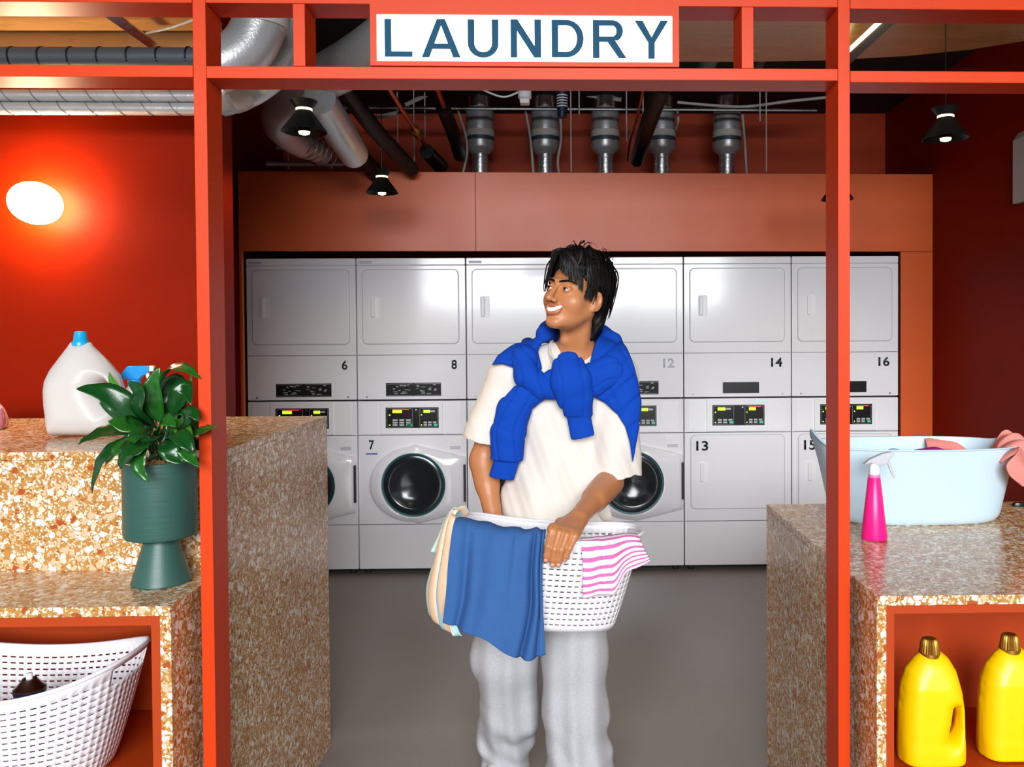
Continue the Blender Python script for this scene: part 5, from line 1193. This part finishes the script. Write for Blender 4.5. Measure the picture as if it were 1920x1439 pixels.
slA = [surfY(1020, 728, .026), surfY(985, 742, .030)]; _y = min(slA[1][1], surfY(985, 800, .024)[1]); slA += [W(963, 770, _y - .004), W(953, 812, _y), W(950, 858, _y + .004)]
def sleeveA(P):
    d = flatchain(P, slA, [.032, .044, .052, .055, .053], .022); cuY = slA[-1][1]; cu = flatchain(P, [slA[-1] + V(0, 0, -.01), W(941, 893, cuY + .008)], [.040, .040], .018)
    cu = smax(cu, -((P - W(940, 899, cuY)) @ V(.18, 0, 1)), .003)
    d = d + crease((P[:, 0] * 1.1 - P[:, 2] * .25) * 48 + np.sin(P[:, 2] * 22) * .9, .0055, 6) + crease((P[:, 0] * .5 + P[:, 2]) * 30 + 1.2, .004, 6); d = smax(d, -((P - W(949, 864, cuY)) @ V(.06, 0, 1)), .006)
    return smin(d, cu, .003)
vs, fs = mesh_sdf(sleeveA, (-.36, 2.35, .95), (.05, 2.95, 1.40), .0035); np_mesh('sleeve', relax(vs, fs, 1) - so, fs, M['sweater'], swp)
slB = [surfY(1066, 690, .062), surfY(1070, 712, .070), surfY(1077, 740, .058), surfY(1084, 774, .040)]
def sleeveB(P):
    d = flatchain(P, slB, [.054, .062, .057, .046], .024); cu = flatchain(P, [slB[-1] + V(0, 0, .0), W(1092, 816, slB[-1][1] + .004)], [.038, .038], .018)
    cu = smax(cu, -((P - W(1091, 822, slB[-1][1])) @ V(-.2, 0, 1)), .003)
    d = d + crease(P[:, 0] * 46 + .9 + np.sin(P[:, 2] * 18) * .5, .0045, 6); d = smax(d, -((P - W(1085, 782, slB[-1][1])) @ V(-.0, 0, 1)), .006)
    return smin(d, cu, .003)
vs, fs = mesh_sdf(sleeveB, (-.15, 2.30, 1.05), (.15, 2.95, 1.50), .0035); np_mesh('sleeve', relax(vs, fs, 1) - so, fs, M['sweater'], swp)
# right hand part of the crossing, running into the knot
cr_ = [surfY(1040, 716, .040), surfY(1076, 720, .040), surfY(1108, 712, .034), surfY(1140, 696, .024)]
def cross(P): return flatchain(P, cr_, [.044, .050, .052, .050], .019) + crease(P[:, 2] * 60 + np.sin(P[:, 0] * 30) * 1.2 + 1, .0045, 5)
vs, fs = mesh_sdf(cross, (-.2, 2.35, 1.15), (.3, 2.95, 1.50), .0035); np_mesh('knot', relax(vs, fs, 1) - so, fs, M['sweater'], swp)
# ------------------------------------------------------------------ the basket in his hands and the washing over its rim
hb_ = empty('laundry_basket', (0, 0, 0), 0, 'white slotted laundry basket held by the man, hung with washing', 'basket')
basket(hb_, .530, .288, .262, .288, .058)
hb_.rotation_euler = (R(-1), R(6.5), R(9)); hb_.rotation_mode = 'XYZ'
_bc = at(1019, 1182, 2.500); hb_.location = _bc + Vector((0, 0, .030))
M['bluec'] = noisy(mat('blue_cotton', srgb(54, 94, 150), .9, Specular_IOR_Level=.2), 30, .08, .25, 0, 600)
M['mint'] = mat('mint_cotton', srgb(196, 222, 214), .9); M['cream'] = mat('cream_cotton', srgb(246, 226, 200), .9); M['peach'] = mat('peach_cotton', srgb(244, 208, 172), .9); M['aqua'] = mat('aqua_cotton', srgb(168, 210, 220), .9)
M['pst'] = mat('pink_stripe', srgb(214, 110, 176), .9); M['wst'] = mat('white_stripe', srgb(246, 240, 244), .9)
YB0 = 2.335
def bf(u, v):
    g = min(1, max(0, (v - .2) * 2)); G = lambda c, w, a: a * math.exp(-((u - c) / w) ** 2)
    y = G(.13 + .02 * v, .035, .020 * g) + G(.40 - .16 * max(0, v - .3), .05, .010 * max(0, 1 - 1.6 * v)) + G(.62 - .10 * v, .03, .012 * max(0, 1.1 - 1.3 * v)) + G(.80 - .06 * v, .035, .022 * (.4 + .6 * g)) + G(.70, .012, .008 * max(0, 1 - 2.4 * v)) + G(.90, .02, .012) - G(.22 + .03 * v, .07, .012 * g) - G(.88 - .04 * v, .05, .012 * g) - G(.5, .12, .006 * g)
    return (0, y, .003 * math.sin(u * 26) * (1 - g))
Rr = lambda pts: pts
sheet('blue_cloth', [[(866, 1002, 2.42), (900, 1004, 2.42), (938, 1010, 2.42), (975, 1014, 2.42), (1008, 1016, 2.43), (1021, 1018, 2.43)],
      [(862, 973, 2.37), (898, 977, 2.375), (936, 987, 2.38), (975, 992, 2.385), (1008, 994, 2.385), (1023, 996, 2.385)],
      [(850, 985, 2.30), (893, 990, 2.31), (934, 1000, 2.32), (972, 1004, 2.325), (1006, 1004, 2.335), (1021, 1003, 2.345)],
      [(841, 1050, 2.29), (888, 1060, 2.29), (930, 1068, 2.30), (968, 1070, 2.31), (1001, 1068, 2.325), (1017, 1066, 2.34)],
      [(836, 1115, 2.29), (880, 1130, 2.28), (922, 1140, 2.29), (965, 1150, 2.30), (1001, 1148, 2.31), (1018, 1142, 2.325)],
      [(830, 1168, 2.29), (866, 1182, 2.28), (912, 1201, 2.28), (952, 1228, 2.29), (985, 1238, 2.30), (1023, 1228, 2.32)]],
      M['bluec'], 0, 'blue cloth hanging in soft folds over the front of the held basket', 'cloth', nu=90, nv=60, fold=bf)
def stripes(u, v): return [0, 1, 2, 1, 3, 2, 1, 3][int(u * 7.99)]
sheet('striped_cloth', [[(880, 960, 2.46), (872, 966, 2.45), (866, 972, 2.44), (862, 984, 2.43), (862, 995, 2.42)],
      [(872, 948, 2.44), (862, 952, 2.41), (856, 958, 2.39), (852, 966, 2.37), (850, 980, 2.35)],
      [(842, 976, 2.45), (838, 980, 2.40), (840, 984, 2.36), (845, 990, 2.33), (852, 1000, 2.32)],
      [(822, 1040, 2.46), (820, 1045, 2.40), (826, 1050, 2.35), (838, 1055, 2.32), (848, 1060, 2.31)],
      [(804, 1100, 2.47), (806, 1110, 2.40), (818, 1115, 2.35), (830, 1120, 2.32), (842, 1125, 2.31)],
      [(806, 1146, 2.47), (812, 1158, 2.40), (825, 1170, 2.36), (842, 1180, 2.33), (858, 1185, 2.32)],
      [(812, 1155, 2.48), (825, 1168, 2.42), (838, 1180, 2.37), (850, 1190, 2.34), (863, 1194, 2.33)]],
      [M['mint'], M['cream'], M['peach'], M['aqua']], 0, 'mint, cream and peach striped cloth over the left end of the held basket', 'cloth', nu=56, nv=48, mats=stripes, fold=lambda u, v: (-.006 * math.sin(u * 20 + v * 3), -.007 * math.sin(u * 17 + 1), 0))
sheet('mint_cloth', [[(880, 958, 2.52), (872, 960, 2.50), (866, 964, 2.48)], [(862, 950, 2.50), (854, 951, 2.48), (850, 954, 2.46)], [(838, 968, 2.49), (836, 972, 2.47), (846, 975, 2.45)], [(822, 1005, 2.49), (826, 1008, 2.47), (838, 1010, 2.45)], [(807, 1034, 2.49), (816, 1038, 2.47), (826, 1041, 2.45)]],
      M['mint'], 0, 'small mint green cloth corner at the far left of the held basket', 'cloth', nu=20, nv=30, fold=lambda u, v: (0, -.004 * math.sin(u * 12), 0))
M['pstripe'] = mat('pink_stripe', (1, 1, 1, 1), .9); t_ = M['pstripe'].node_tree; n_ = t_.nodes; l_ = t_.links
uvn = n_.new('ShaderNodeUVMap'); sp_ = n_.new('ShaderNodeSeparateXYZ'); l_.new(uvn.outputs[0], sp_.inputs[0])
m1 = n_.new('ShaderNodeMath'); m1.operation = 'MULTIPLY'; l_.new(sp_.outputs[1], m1.inputs[0]); m1.inputs[1].default_value = 11.2
m2 = n_.new('ShaderNodeMath'); m2.operation = 'FRACT'; l_.new(m1.outputs[0], m2.inputs[0]); m3 = n_.new('ShaderNodeMath'); m3.operation = 'LESS_THAN'; l_.new(m2.outputs[0], m3.inputs[0]); m3.inputs[1].default_value = .42
mx_ = n_.new('ShaderNodeMix'); mx_.data_type = 'RGBA'; l_.new(m3.outputs[0], mx_.inputs[0]); mx_.inputs['A'].default_value = srgb(240, 234, 240); mx_.inputs['B'].default_value = srgb(206, 104, 168); l_.new(mx_.outputs['Result'], n_['Principled BSDF'].inputs['Base Color'])
def pstripe(u, v):
    return 0 if (v * 10.8 + (.35 * max(0, u - .6) * 10) + .15 * math.sin(u * 9)) % 1.0 < .45 else 1
sheet('pink_striped_cloth', [[(1092, 1032, 2.46), (1112, 1030, 2.46), (1132, 1028, 2.47), (1150, 1026, 2.47), (1166, 1022, 2.48), (1180, 1020, 2.49), (1186, 1018, 2.50)],
      [(1089, 1010, 2.43), (1110, 1009, 2.44), (1130, 1006, 2.44), (1150, 1004, 2.445), (1168, 1002, 2.45), (1182, 1001, 2.46), (1192, 1001, 2.47)],
      [(1090, 1018, 2.38), (1110, 1018, 2.385), (1130, 1016, 2.39), (1150, 1013, 2.39), (1168, 1010, 2.40), (1186, 1008, 2.41), (1199, 1010, 2.43)],
      [(1093, 1060, 2.37), (1113, 1060, 2.37), (1132, 1055, 2.375), (1150, 1052, 2.38), (1170, 1040, 2.39), (1190, 1030, 2.41), (1208, 1030, 2.43)],
      [(1093, 1095, 2.37), (1113, 1093, 2.37), (1133, 1089, 2.37), (1152, 1085, 2.38), (1170, 1062, 2.39), (1192, 1048, 2.41), (1215, 1043, 2.43)],
      [(1094, 1122, 2.37), (1114, 1118, 2.37), (1134, 1115, 2.37), (1152, 1112, 2.375), (1172, 1078, 2.39), (1196, 1064, 2.41), (1219, 1052, 2.43)]],
      M['pstripe'], 0, 'pink and white striped cloth over the right front of the held basket', 'cloth', nu=60, nv=90, uv=True, fold=lambda u, v: (0, -.006 * math.sin(u * 15 + .6) * min(1, .3 + v) - .008 * math.exp(-((u - .33) / .05) ** 2), 0))
